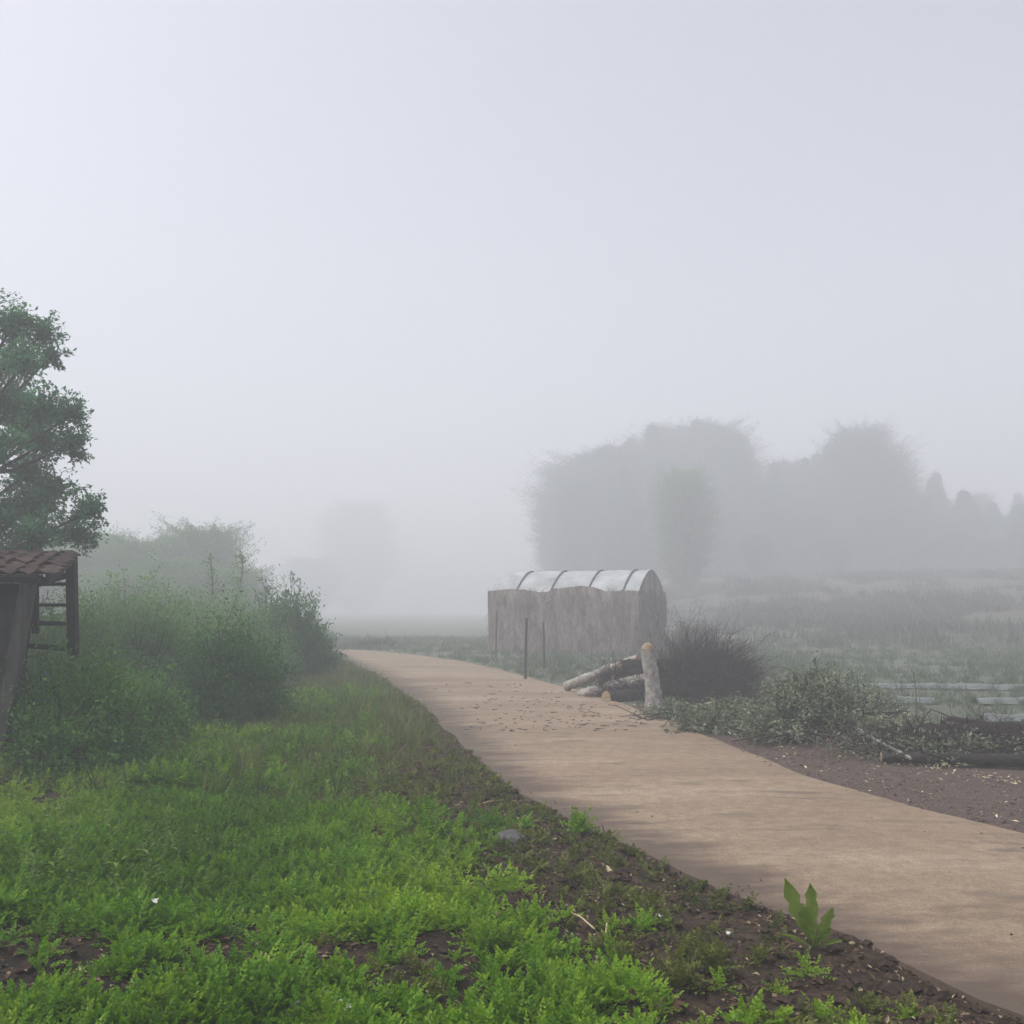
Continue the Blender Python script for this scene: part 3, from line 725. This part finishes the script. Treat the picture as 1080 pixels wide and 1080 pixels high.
# stump
sb = gp(690, 747); sb[2] = gz(sb[0], sb[1]); st_top = at(684, 684, sb[1])
root = empty('tree_stump', sb); g = Geo(); n = 24; f = np.linspace(0, 1, n)
pts = (st_top - sb)[None] * f[:, None] + np.stack([np.sin(f * 5) * .012, np.zeros(n), np.zeros(n)], 1); pts[0, 2] -= .12
tube(g, pts, .125 * (1 + .35 * np.exp(-f * 7)) * (1 - .1 * f), 16, rough=.05); g.build('bark', M_pale, root, smooth=True)
g = Geo(); tube(g, [pts[-1] + [0, 0, -.01], pts[-1] + [.015, -.01, .06], pts[-1] + [.03, 0, .085]], [.108, .075, .02], 16); g.build('cut_face', M_cutwood, root)
tag(root, 'upright pale cut trunk standing between log heap and brushwood', 'tree stump')

def brush_heap(name, c, rx, ry, h, n, lean, label, thin=.006, m_=M_twig, hue=.5):
    c = np.asarray(c, float); root = empty(name, c); g = Geo()
    S = rng.normal(size=(n, 3)) * np.array([rx, ry, 0]) * .38; S[:, 2] = rng.random(n) ** 2 * h * .45
    d = nrm(rng.normal(size=(n, 3)) * np.array([.7, .6, .4]) + np.array(lean)); ln = rng.uniform(.2, .7, n) + .45 * rng.random(n) ** 6
    env = np.clip(1.05 - (S[:, 0] / rx) ** 2 - (S[:, 1] / ry) ** 2, .25, 1)
    E = S + d * (ln * h * env)[:, None]; E[:, 2] = np.clip(E[:, 2], .01, h * 1.25)
    twigs(g, S, E, thin * rng.uniform(.6, 1.6, n), .25, v=rng.random(n))
    # finer side twigs
    k = n; i = rng.integers(0, n, k); t_ = rng.uniform(.4, 1, k)[:, None]; s2 = S[i] + (E - S)[i] * t_
    e2 = s2 + (d[i] * .6 + rng.normal(size=(k, 3)) * .5) * h * .22; e2[:, 2] = np.maximum(e2[:, 2], .01)
    h2 = Geo(); twigs(h2, s2, e2, thin * .5, .3, v=rng.random(k))
    g.build('branches', m_, root); h2.build('twigs', m_, root)
    return root
c = gp(736, 742); c[1] += .25; c[2] = gz(c[0], c[1])
o = brush_heap('brushwood_heap', c, 1.1, .6, 1.35, 3600, (.75, 0, .6), ''); tag(o, 'dark purplish heap of bare brushwood twigs beside the pale stump', 'brush heap')
c = gp(652, 742); c[2] = gz(c[0], c[1]) 
o = brush_heap('brushwood_heap', c + [.25, 1.1, 0], .55, .35, .8, 1300, (-.05, 0, .5), ''); tag(o, 'small dark twig heap packed around the logs by the road', 'brush heap')
c = gp(395, 684); c[2] = gz(c[0], c[1])
o = brush_heap('brushwood_heap', c, 1.6, .6, .6, 400, (0, 0, .3), '', thin=.012); tag(o, 'low faint twig heap across the far bend of the road', 'brush heap')

def branch_heap(px, py, rx, ry, h, n, per, label, leaf=.06):
    c = gp(px, py); c[2] = gz(c[0], c[1]); root = empty('cut_branch_heap', c)
    S = rng.normal(size=(n, 3)) * np.array([rx, ry, 0]) * .42
    env = np.clip(1 - (S[:, 0] / rx) ** 2 - (S[:, 1] / ry) ** 2, .12, 1); S[:, 2] = rng.random(n) * h * .7 * env
    d = nrm(rng.normal(size=(n, 3)) * np.array([1, .8, .5]) + np.array([-.1, 0, .45])); E = S + d * (rng.uniform(.15, .42, n) * (h + .25))[:, None]
    E[:, 2] = np.clip(E[:, 2], .02, h * 1.1)
    g = Geo(); twigs(g, S, E, .006, .3, v=rng.random(n)); 
    k = 14; a = rng.normal(size=(k, 3)) * np.array([rx, ry, 0]) * .4; a[:, 2] = .05; e = a + nrm(rng.normal(size=(k, 3)) * np.array([1, .6, .15])) * .8; e[:, 2] = np.clip(e[:, 2], .03, h)
    twigs(g, a, e, .014, .4, v=rng.random(k)); g.build('branches', M_twig, root)
    fo = Geo(); foliage(fo, S, E, per, leaf, leaf * .36, .035, .1, .1); fo.build('foliage', M_cut, root)
    return tag(root, label, 'branch heap', 'heaps of cut leafy branches')
branch_heap(858, 783, .75, .55, .86, 620, 20, 'tall heap of cut grey green leafy branches beside the gravel', .07)
branch_heap(770, 772, .65, .45, .42, 380, 18, 'low spread of cut leafy branches between brushwood and tall heap', .07)
branch_heap(718, 758, .5, .4, .25, 200, 16, 'small cut leafy sprigs lying at the foot of the stump')
branch_heap(940, 794, .6, .4, .26, 200, 12, 'flattened cut branches with few leaves before the dark trunks')
branch_heap(912, 762, .7, .5, .55, 300, 15, 'leafy cut branches heaped behind the tall one')
# felled dark trunks and poles
GD = 'felled dark trunks by the field'
for (ax_, ay_, ad, bx_, by_, bd_, r0, lab) in ((930, 799, 10.7, 1215, 803, 10.0, .055, 'dark felled trunk lying nearest the wood chips'), (955, 788, 11.0, 1190, 812, 10.1, .045, 'thin dark felled trunk crossing the nearest one'), (905, 783, 11.6, 1200, 790, 10.7, .06, 'dark felled trunk second from the wood chips'),
        (915, 768, 12.0, 1190, 771, 11.0, .055, 'dark felled trunk on top of the tangle'), (890, 772, 12.4, 1180, 764, 11.8, .05, 'dark felled trunk at the back of the tangle by the field'), (1000, 758, 12.0, 1150, 782, 10.8, .03, 'slim dark stem lying across the felled trunks')):
    log('felled_trunk', at(ax_, ay_, ad), at(bx_, by_, bd_), r0, r0 * 1.2, M_darklog, lab, 'felled trunk', GD, knots=5)
c = at(1010, 800, 11.2); c[2] = gz(c[0], c[1])
o = brush_heap('brushwood_heap', c, 1.5, .6, .4, 2600, (.1, 0, .2), ''); tag(o, 'low tangle of dark twigs caught in the felled trunks', 'brush heap')
branch_heap(1010, 802, 1.1, .4, .26, 260, 10, 'sparse leafy sprigs lying on the felled trunks', .06)
log('pole', at(905, 770, 11.6), at(962, 802, 10.5), .022, .016, M_pale, 'thin pale bare pole lying aslant before the dark trunks', 'pole', knots=0, cutends=False)
log('pole', at(860, 756, 12.6), at(950, 751, 12.4), .03, .02, M_twig, 'dark bare branch jutting out of the tall leafy heap', 'pole', knots=1, cutends=False)
for px, py, ty, lab in ((906, 762, 712, 'thin dead weed stalk rising behind the leafy heap'), (966, 762, 708, 'thin dead weed stalk before the pale mulch film')):
    b0 = gp(px, py); b0[2] = gz(b0[0], b0[1]); H = at(px, ty, b0[1])[2] - b0[2]; root = empty('weed_stalk', b0)
    g = Geo(); tube(g, [(0, 0, -.05), (.02, 0, H * .5), (-.01, 0, H)], [.008, .006, .003], 5); g.build('stem', M_twig, root)
    fo = Geo(); S = np.stack([np.zeros(7), np.zeros(7), np.linspace(.4, .97, 7) * H], 1); E = S + rng.normal(size=(7, 3)) * .05 + [0, 0, .05]
    foliage(fo, S, E, 5, .05, .015, .01); fo.build('foliage', M_cut, root); tag(root, lab, 'weed stalk')
# pale mulch film lying in strips on the field
def film(x0, y0, x1, y1, w_, label):
    n, k = 40, 7; a = np.array([x0, y0]); b_ = np.array([x1, y1]); t_ = nrm(b_ - a); p_ = np.array([-t_[1], t_[0]])
    V = []
    for i in range(n):
        c_ = a + (b_ - a) * i / (n - 1); ww = w_ * (.7 + .6 * vnoise(np.array([i * .35]), np.array([x0]))[0])
        for j in range(k):
            f = j / (k - 1) - .5; P_ = c_ + p_ * ww * f
            V.append([P_[0], P_[1], gz(*P_) + .02 + .09 * math.cos(f * math.pi) + rng.normal() * .008])
    g = Geo(); g.add(V, q(np.arange(n * k).reshape(n, k))); o = g.build('mulch_film', M_mulch, smooth=True)
    return tag(o, label, 'plastic film', 'mulch film strips on the field')
film(6.6, 14.6, 9.5, 14.0, .34, 'pale wet mulch film nearest the dark trunks')
film(5.4, 17.4, 7.0, 17.2, .34, 'short pale mulch film behind the leafy heap')
film(7.6, 17.0, 11, 16.6, .4, 'longer pale mulch film in the middle of the field')
film(5.8, 20.4, 10, 20.0, .4, 'faintest mulch film out in the field')

# ---------------------------------------------------------------- ground cover
def feathery(nl, size, up, lf=1.0):
    g = Geo()
    for k in range(nl):
        a = rng.uniform(0, 6.28); el = rng.uniform(.35, 1.3) ; Ls = size * rng.uniform(.6, 1.1)
        d = np.array([math.cos(a) * math.cos(el), math.sin(a) * math.cos(el), math.sin(el) * up])
        s = np.linspace(.25, 1, 6)[:, None]; base = d[None] * Ls * s - np.array([0, 0, .35 * Ls])[None] * s ** 2.5 * math.cos(el)
        side = nrm(np.cross(d, [0, 0, 1.])); N = nrm(np.cross(side, d))
        for sg in (-1, 1):
            n = 6; leaves(g, base, d[None] * .6 + side[None] * sg + rng.normal(size=(n, 3)) * .25, np.repeat(N[None], n, 0) + rng.normal(size=(n, 3)) * .3,
                   size * .165 * lf * np.array([.8, 1, 1.05, .95, .8, .6]), size * .105 * lf, np.clip(rng.random() * .5 + rng.random(n) * .5, 0, 1), .2)
        leaves(g, base[-1:], d[None], N[None], size * .17 * lf, size * .11 * lf, np.array([.8]))
    return np.concatenate(g.V), np.concatenate(g.F), np.concatenate(g.A)
def blades(nb, H):
    g = Geo(); P_ = rng.normal(size=(nb, 3)) * np.array([.05, .05, 0]); d = rng.normal(size=(nb, 3)) * .35 + np.array([0, 0, 1.])
    leaves(g, P_, d, rng.normal(size=(nb, 3)), H * rng.uniform(.5, 1.1, nb), .012, rng.random(nb), .1)
    return np.concatenate(g.V), np.concatenate(g.F), np.concatenate(g.A)
def scatter(g, protos, X, Y, S, hue, tilt=.15, zoff=-.01):
    Z = ground_z(X, Y) + zoff; which = rng.integers(0, len(protos), len(X))
    for k, (V, F, A) in enumerate(protos):
        m_ = which == k; n = m_.sum()
        if not n: continue
        a = rng.uniform(0, 6.28, n); ca, sa = np.cos(a), np.sin(a); s = S[m_]
        tx, ty = rng.normal(0, tilt, n), rng.normal(0, tilt, n)
        x = V[None, :, 0] * ca[:, None] - V[None, :, 1] * sa[:, None]; y = V[None, :, 0] * sa[:, None] + V[None, :, 1] * ca[:, None]; z = np.broadcast_to(V[None, :, 2], x.shape)
        x2 = x + z * tx[:, None]; y2 = y + z * ty[:, None]
        W = np.stack([x2 * s[:, None] + X[m_][:, None], y2 * s[:, None] + Y[m_][:, None], z * s[:, None] + Z[m_][:, None]], -1)
        F2 = F[None] + (np.arange(n) * len(V))[:, None, None]
        h = hue[m_]; A2 = np.clip(A[None] * .55 + h[:, None] * .65 - .1, 0, 1)
        g.add(W.reshape(-1, 3), F2.reshape(-1, F.shape[1]), A2.ravel())
def sample(n, x0, x1, y0, y1):
    return rng.uniform(x0, x1, n), rng.uniform(y0, y1, n)
# weed carpet on the left bank
X, Y = sample(10500, -6.5, 3.2, 2.9, 18)
X2, Y2 = sample(8200, -3.4, 2.6, 2.9, 8); X = np.concatenate([X, X2]); Y = np.concatenate([Y, Y2])
d = road_dist(X, Y); left = ~right_side(X, Y)
pn = fbm(X * .9 + 5, Y * .9); dens = sstep(.7, 1.9, d + (pn - .5) * 1.8)
bare = sstep(.5, .58, fbm(X * 1.3 + 40, Y * 1.3 + 11)) * sstep(7, 4.8, Y) * .93 + .5 * sstep(.52, .66, fbm(X * 2.2 + 4, Y * 2.2 + 71)) * sstep(7, 10, Y)
keep = left & (d > .35) & (rng.random(len(X)) < dens * (1 - bare)) & (X > -6.2) & (np.abs(X) < Y * .56 + .8)
X, Y, d = X[keep], Y[keep], d[keep]
hue = np.clip(.55 + (fbm(X * .5 + 9, Y * .5) - .5) * 2.2 + rng.normal(0, .2, len(X)), 0, 1)
protos = [feathery(rng.integers(12, 18), .135, .9) for k in range(6)]
protosf = [feathery(10, .165, 1.0, 1.2) for k in range(4)]
nearm = Y < 8.5
sz = rng.uniform(.6, 1.3, len(X)) * (.55 + .9 * fbm(X * .7, Y * .7 + 50))
g = Geo(); scatter(g, protos, X[nearm], Y[nearm], sz[nearm], hue[nearm]); scatter(g, protosf, X[~nearm], Y[~nearm], sz[~nearm] * 1.15, hue[~nearm])
o = g.build('weeds', M_weed); tag(o, 'lush feathery green weeds carpeting the roadside bank', kind='stuff')
X, Y = sample(2200, -6.2, 1.5, 5.2, 16); d = road_dist(X, Y)
k = (~right_side(X, Y)) & (d > 1.2) & (fbm(X * .8 + 21, Y * .8 + 4) > .5 - .1 * (X < -2.5)); X, Y = X[k], Y[k]
pt2 = []
for kk in range(4):
    q_ = Geo(); n_ = 26; hh = rng.uniform(.03, .26, n_); a_ = rng.uniform(0, 6.28, n_)
    P_ = np.stack([np.cos(a_) * .012, np.sin(a_) * .012, hh], 1); leaves(q_, P_, np.stack([np.cos(a_), np.sin(a_), rng.uniform(-.1, .8, n_)], 1), np.tile([0, 0, 1.], (n_, 1)) + rng.normal(size=(n_, 3)) * .2, rng.uniform(.025, .055, n_), rng.uniform(.012, .024, n_), rng.random(n_), .2)
    pt2.append((np.concatenate(q_.V), np.concatenate(q_.F), np.concatenate(q_.A)))
g = Geo(); scatter(g, pt2, X, Y, rng.uniform(.6, 1.25, len(X)), rng.random(len(X)))
o = g.build('tall_weeds', leaf_mat('olive_weed_leaf', (.045, .09, .015), (.10, .19, .022), (.2, .28, .05), .4)); tag(o, 'taller olive weeds mixed into the green carpet', kind='stuff')
# sparse yellowish sprouts on the bare margin
X, Y = sample(30000, -6, 4.5, 2.6, 26); d = road_dist(X, Y)
keep = (~right_side(X, Y)) & (d > .02) & (d < 2.4) & (rng.random(len(X)) < .62 + .25 * sstep(5, 8, Y)) & (fbm(X * 2 + 3, Y * 2) > .46 - .14 * sstep(4.5, 7, Y))
X, Y = X[keep], Y[keep]
ps = [feathery(7, .10, .8, 1.15) for k in range(5)]
g = Geo(); scatter(g, ps, X, Y, rng.uniform(.4, 1.3, len(X)) ** 1.3, rng.random(len(X)) * .8)
o = g.build('sprouts', M_sprout); tag(o, 'small yellowish sprouts scattered over the bare soil margin', kind='stuff')
# grasses on the far bank and along the road
X, Y = sample(9000, -7.5, 1, 8, 36); d = road_dist(X, Y)
keep = (~right_side(X, Y)) & (d > .1) & (X > -7.5) & (rng.random(len(X)) < np.where(Y > 12, .9, .22) * sstep(.0, .8, d))
X, Y = X[keep], Y[keep]; bl = [blades(16, .28) for k in range(5)]
g = Geo(); scatter(g, bl, X, Y, rng.uniform(.5, 1.25, len(X)), rng.random(len(X)))
o = g.build('bank_grass', M_grass); tag(o, 'yellowish tufts of grass along the far bank', kind='stuff')
# field grass right of the road
X, Y = sample(26000, -16, 22, 10.5, 52); d = road_dist(X, Y)
keep = (right_side(X, Y) | (Y > 41)) & (d > .12) & (np.abs(X) < Y * .56 + 1) & ((Y > 15.5) | ((d > np.interp(Y, [9, 12, 15.5], [2.6, 2.0, .5])))) & (rng.random(len(X)) < sstep(.35, .55, fbm(X * .6, Y * .6)) * .8 + .2) & (rng.random(len(X)) < np.where(X < 0, .8, sstep(46, 28, Y)))
X, Y = X[keep], Y[keep]; bl = [blades(16, .2) for k in range(5)]
g = Geo(); scatter(g, bl, X, Y, rng.uniform(.6, 1.3, len(X)) * np.interp(Y, [12, 40], [.7, 1.2]), rng.random(len(X)))
o = g.build('field_grass', M_fgrass); tag(o, 'short grey green grass over the misty field', kind='stuff')

X, Y = sample(8000, 2, 75, 38, 120)
keep = (X > 3 + (Y - 40) * .12) & (np.abs(X) < Y * .6) & (rng.random(len(X)) < sstep(.3, .6, fbm(X * .12, Y * .12)))
X, Y = X[keep], Y[keep]; bl = []
for k in range(4):
    q_ = Geo(); P_ = rng.normal(size=(60, 3)) * np.array([.3, .3, .0]); leaves(q_, P_, rng.normal(size=(60, 3)) * .4 + np.array([0, 0, 1.]), rng.normal(size=(60, 3)), .5 * rng.uniform(.3, 1.1, 60), .06, rng.random(60), .1)
    bl.append((np.concatenate(q_.V), np.concatenate(q_.F), np.concatenate(q_.A)))
g = Geo(); scatter(g, bl, X, Y, rng.uniform(.5, 1.6, len(X)), rng.random(len(X)), zoff=-.05)
o = g.build('slope_scrub', leaf_mat('dry_scrub', (.05, .065, .045), (.085, .10, .07), (.13, .14, .10), .25)); tag(o, 'rough weedy scrub over the misty brown slope', kind='stuff')
# clods, dead leaves, gravel, chips
_oct = np.array([[1, 0, 0], [-1, 0, 0], [0, 1, 0], [0, -1, 0], [0, 0, 1], [0, 0, -1], [.6, .6, .5], [-.6, .6, .5], [.6, -.6, .5], [-.6, -.6, .5]], float)
_of = np.array([[0, 6, 4], [6, 2, 4], [2, 7, 4], [7, 1, 4], [1, 9, 4], [9, 3, 4], [3, 8, 4], [8, 0, 4], [0, 2, 6], [2, 1, 7], [1, 3, 9], [3, 0, 8]])
def lumps(g, X, Y, S, z=None, flat=.7):
    n = len(X); Z = ground_z(X, Y) if z is None else z
    V = _oct[None] * (1 + rng.normal(0, .22, (n, 10, 1))) + rng.normal(0, .12, (n, 10, 3)); V[..., 2] *= flat
    a = rng.uniform(0, 6.28, n); ca, sa = np.cos(a)[:, None], np.sin(a)[:, None]; st = rng.uniform(.7, 1.4, n)[:, None]
    x = V[..., 0] * st; W = np.stack([x * ca - V[..., 1] * sa, x * sa + V[..., 1] * ca, V[..., 2]], -1) * S[:, None, None]
    W += np.stack([X, Y, Z + S * .15], -1)[:, None]
    F = _of[None] + (np.arange(n) * 10)[:, None, None]
    g.add(W.reshape(-1, 3), F.reshape(-1, 3), np.repeat(rng.random(n), 12))
X, Y = sample(30000, -4, 4.5, 2.6, 12); d = road_dist(X, Y)
k = (~right_side(X, Y)) & (d > -.08) & (rng.random(len(X)) < np.maximum(sstep(2.1, .8, d), .8 * (Y < 6.5))); X, Y = X[k], Y[k]
g = Geo(); lumps(g, X, Y, (.004 + .034 * rng.random(len(X)) ** 7 + .006 * rng.random(len(X))))
tag(g.build('soil_clods', M_clod), 'crumbly brown soil clods along the road edge', kind='stuff')
X, Y = sample(34000, -4, 4.5, 2.6, 12); d = road_dist(X, Y)
k = (~right_side(X, Y)) & (d > -.04) & ((d < 2.2) | (Y < 6)); X, Y = X[k], Y[k]; n = len(X)
g = Geo(); leaves(g, np.stack([X, Y, ground_z(X, Y) + .012], -1), rng.normal(size=(n, 3)) * [1, 1, .2], rng.normal(size=(n, 3)) * .4 + [0, 0, 1], rng.uniform(.012, .05, n), rng.uniform(.006, .022, n), rng.random(n) ** 1.7, .3)
tag(g.build('dead_leaves', M_litter), 'brown dead leaves and bits strewn on the soil margin', kind='stuff')
X, Y = sample(16000, 0, 9, 5, 17); d = road_dist(X, Y)
k = right_side(X, Y) & (d > -.05) & (d < np.interp(Y, [4, 6, 9.3, 12, 15.5], [3.2, 2.7, 1.8, 1.25, .3])); X, Y = X[k], Y[k]
g = Geo(); lumps(g, X, Y, .006 + .018 * rng.random(len(X)) ** 3)
tag(g.build('gravel', M_stone), 'dull purplish gravel on the shoulder beyond the road', kind='stuff')
X, Y = sample(26000, 0, 9, 6, 17); d = road_dist(X, Y); wl = np.interp(Y, [4, 6, 9.3, 12, 15.5], [3.2, 2.7, 1.8, 1.25, .3])
k = right_side(X, Y) & (d > .05) & (rng.random(len(X)) < np.exp(-((d - wl + .15) / .22) ** 2) * .95 + .08 * (d < wl)); X, Y = X[k], Y[k]; n = len(X)
g = Geo(); leaves(g, np.stack([X, Y, ground_z(X, Y) + .015 + rng.random(n) * .02], -1), rng.normal(size=(n, 3)) * [1, 1, .25], rng.normal(size=(n, 3)) * .35 + [0, 0, 1], rng.uniform(.02, .07, n), rng.uniform(.008, .02, n), rng.random(n), .2)
tag(g.build('wood_chips', M_chip), 'pale wood chips and shavings along the felled branches', kind='stuff')
# twigs and crumbs dropped on the road
n = 240; pp = np.array([gp(rng.normal(590, 60), rng.uniform(722, 775)) for i in range(n)]); pp[:, 2] = .045
dd = road_dist(pp[:, 0], pp[:, 1]); pp = pp[dd < -.1]; n = len(pp)
g = Geo(); e = pp + rng.normal(size=(n, 3)) * [.06, .05, .0]; e[:, 2] = .05; twigs(g, pp, e, .007, .4, v=rng.random(n), bend=.1)
X, Y = sample(9000, -2, 7, 3.0, 20); d = road_dist(X, Y); k = (d < -.02) & (rng.random(len(X)) < .07 + .9 * np.exp(d * 6)); X, Y = X[k], Y[k]
lumps(g, X, Y, .002 + .009 * rng.random(len(X)) ** 3, z=np.full(len(X), .03))
tag(g.build('road_debris', M_twig), 'dark twigs and crumbs dropped on the road', kind='stuff')

# ---------------------------------------------------------------- small single things
def gpz(px, py):
    p = gp(px, py)
    for _ in range(3): p = gp(px, py, gz(p[0], p[1]))
    return p
# dock plant with tall upright leaves at the road edge
c = gpz(858, 1000); root = empty('dock_plant', c)
spec = [(-.10, .0, .26, .062), (.0, .03, .235, .055), (.07, .0, .16, .05), (-.05, -.04, .17, .05), (.04, -.06, .11, .045), (.11, -.03, .06, .04), (-.13, -.06, .09, .045)]
for dx, dy, h, w_ in spec:
    dx, dy, h, w_ = dx * 1.3, dy * 1.3, h * 1.35, w_ * 1.3
    n = 11; f = np.linspace(0, 1, n); mid = np.stack([dx * f ** .8, dy * f, h * f - .03 * f ** 3], 1)
    wd = w_ * np.sin(np.pi * np.clip((f - .16) / .84 * .92 + .05, .03, 1)) ** .8 * (1 + .22 * np.sin(f * 26 + dx * 90) + rng.normal(0, .08, n)); wd[-1] = .002
    sx = nrm(np.array([1., .35 * np.sign(dy + .01), .0])); V = []
    for i in range(n): V += [mid[i] - sx * wd[i] * .5 + [0, -.012, .004], mid[i], mid[i] + sx * wd[i] * .5 + [0, -.012, .004]]
    F = q(np.arange(n * 3).reshape(n, 3)); g = Geo(); g.add(V, F, rng.random(len(F)) * .3 + .35 + rng.random() * .25); g.build('leaf', M_dock, root)
tag(root, 'broad leaved dock weed standing upright at the road edge', 'weed')
# separate weed tufts on the bare margin
GT = 'weed tufts on the bare margin'
for px, py, s, m_, lab in ((752, 1030, 1.0, M_sprout, 'yellowish weed tuft in the soil nearest the dock plant'), (715, 1045, .9, M_sprout, 'spreading yellow green tuft beside the rusty leaf'), (610, 880, .95, M_weed, 'dark green tuft at the road edge beside the grey rock'),
                            (600, 1078, 1.0, M_weed, 'lush bright tuft at the bottom edge of the bank'), (560, 985, .9, M_weed, 'bright weed tuft where the carpet meets bare soil'), (510, 1010, .95, M_weed, 'rounded bright tuft at the edge of the weed carpet'), (660, 1020, .6, M_sprout, 'tiny pale tuft alone on bare soil')):
    c = gpz(px, py); root = empty('weed_tuft', c); V, F, A = feathery(34, .19 * s, 1.15)
    g = Geo(); g.add(V, F, np.clip(A * .7 + .25, 0, 1)); g.build('foliage', m_, root); k = 12
    S = np.zeros((k, 3)); S[:, 2] = -.02; E = rng.normal(size=(k, 3)) * .04 * s + [0, 0, .1 * s]; st = Geo(); twigs(st, S, E, .003); st.build('stem', M_sprout, root)
    tag(root, lab, 'weed', GT)
# rock, litter
def lump_thing(name, px, py, s, m_, label, cat, flat=.6, lift=0.):
    import bmesh
    bm = bmesh.new(); bmesh.ops.create_icosphere(bm, subdivisions=3, radius=1)
    for v_ in bm.verts:
        n_ = vnoise(np.array([v_.co.x * 1.6 + px]), np.array([v_.co.y * 1.6 + v_.co.z * 1.3 + py]))[0]; v_.co *= (.7 + .6 * n_); v_.co = Vector((v_.co.x * s[0], v_.co.y * s[1], v_.co.z * s[2]))
    me = bpy.data.meshes.new(name); bm.to_mesh(me); bm.free(); me.materials.append(m_)
    o = bpy.data.objects.new(name, me); col.objects.link(o); p = gpz(px, py); o.location = (p[0], p[1], p[2] + s[2] * .3 + lift); o.rotation_euler = (0, 0, rng.uniform(0, 6)); return tag(o, label, cat)
lump_thing('rock', 538, 887, (.12, .085, .05), M_rock, 'grey rock lying in the bare verge by the road', 'rock')
def scrap(px, py, w_, h_, m_, label, cat, name, z=.02, curl=.5):
    p = gpz(px, py); n = 9; V = []
    for i in range(n):
        for j in range(n):
            u, v_ = i / (n - 1) - .5, j / (n - 1) - .5; rr = math.hypot(u, v_)
            V.append([u * w_ * (1 + .3 * math.sin(v_ * 9)) , v_ * h_, curl * h_ * (.5 * math.sin(u * 7 + v_ * 5) * rr + .4 * u * u) + rng.normal() * .002])
    V = np.array(V); Vb = V - [0, 0, .003]; idx = np.arange(n * n).reshape(n, n); g = Geo(); g.add(V, q(idx)); g.add(Vb, q(idx)[:, ::-1])
    o = g.build(name, m_, smooth=True); o.location = p + [0, 0, z]; o.rotation_euler = (rng.uniform(.1, .5), 0, rng.uniform(-.6, .6)); return tag(o, label, cat)
scrap(165, 979, .04, .036, M_white, 'small white plastic scrap caught in the weeds', 'litter', 'plastic_scrap', .13)
scrap(358, 1076, .085, .07, M_white, 'crumpled white plastic scrap at the bottom edge', 'litter', 'plastic_scrap', .05)
scrap(768, 997, .026, .02, M_white, 'tiny white scrap on the soil by the dock weed', 'litter', 'plastic_scrap', .06)
scrap(696, 972, .024, .02, M_white, 'tiny white scrap in the middle of the bare margin', 'litter', 'plastic_scrap', .03)
scrap(645, 927, .035, .11, M_chip, 'pale curled dry leaf lying on the margin', 'dry leaf', 'dry_leaf', .04, .3)
scrap(705, 1066, .1, .06, M_litter, 'large rusty brown dead leaf on dark soil', 'dry leaf', 'dry_leaf', .03, .4)
# bent grey hose end among the weeds at the bottom
p = gpz(328, 1078); root = empty('bent_root', p); g = Geo()
tube(g, [(-.09, -.05, -.02), (-.07, 0, .05), (-.03, .02, .075), (.02, 0, .05), (.03, -.06, -.02)], [.014, .016, .016, .014, .012], 8); g.build('bark', M_rock, root, smooth=True)
g = Geo(); tube(g, [(-.01, .015, .065), (.03, .05, .09), (.07, .06, .085)], [.011, .008, .005], 7); g.build('branch_stub', M_rock, root, smooth=True)
tag(root, 'bent pale grey root sticking up at the bottom edge', 'root')
# thin pale sticks on the margin
for px, py, dx, dy, lab in ((640, 985, .02, .13, 'short pale stick lying on the bare soil'), (612, 975, -.06, .12, 'thin curved straw stalk among the sprouts'), (515, 850, .12, .1, 'pale straw stalk on the dry verge above the rock')):
    p = gpz(px, py); g = Geo(); tube(g, [(-dx, -dy, .015), (0, .01, .035), (dx, dy, .03)], [.004, .004, .003], 5); o = g.build('dry_stick', M_chip); o.location = p; tag(o, lab, 'stick')
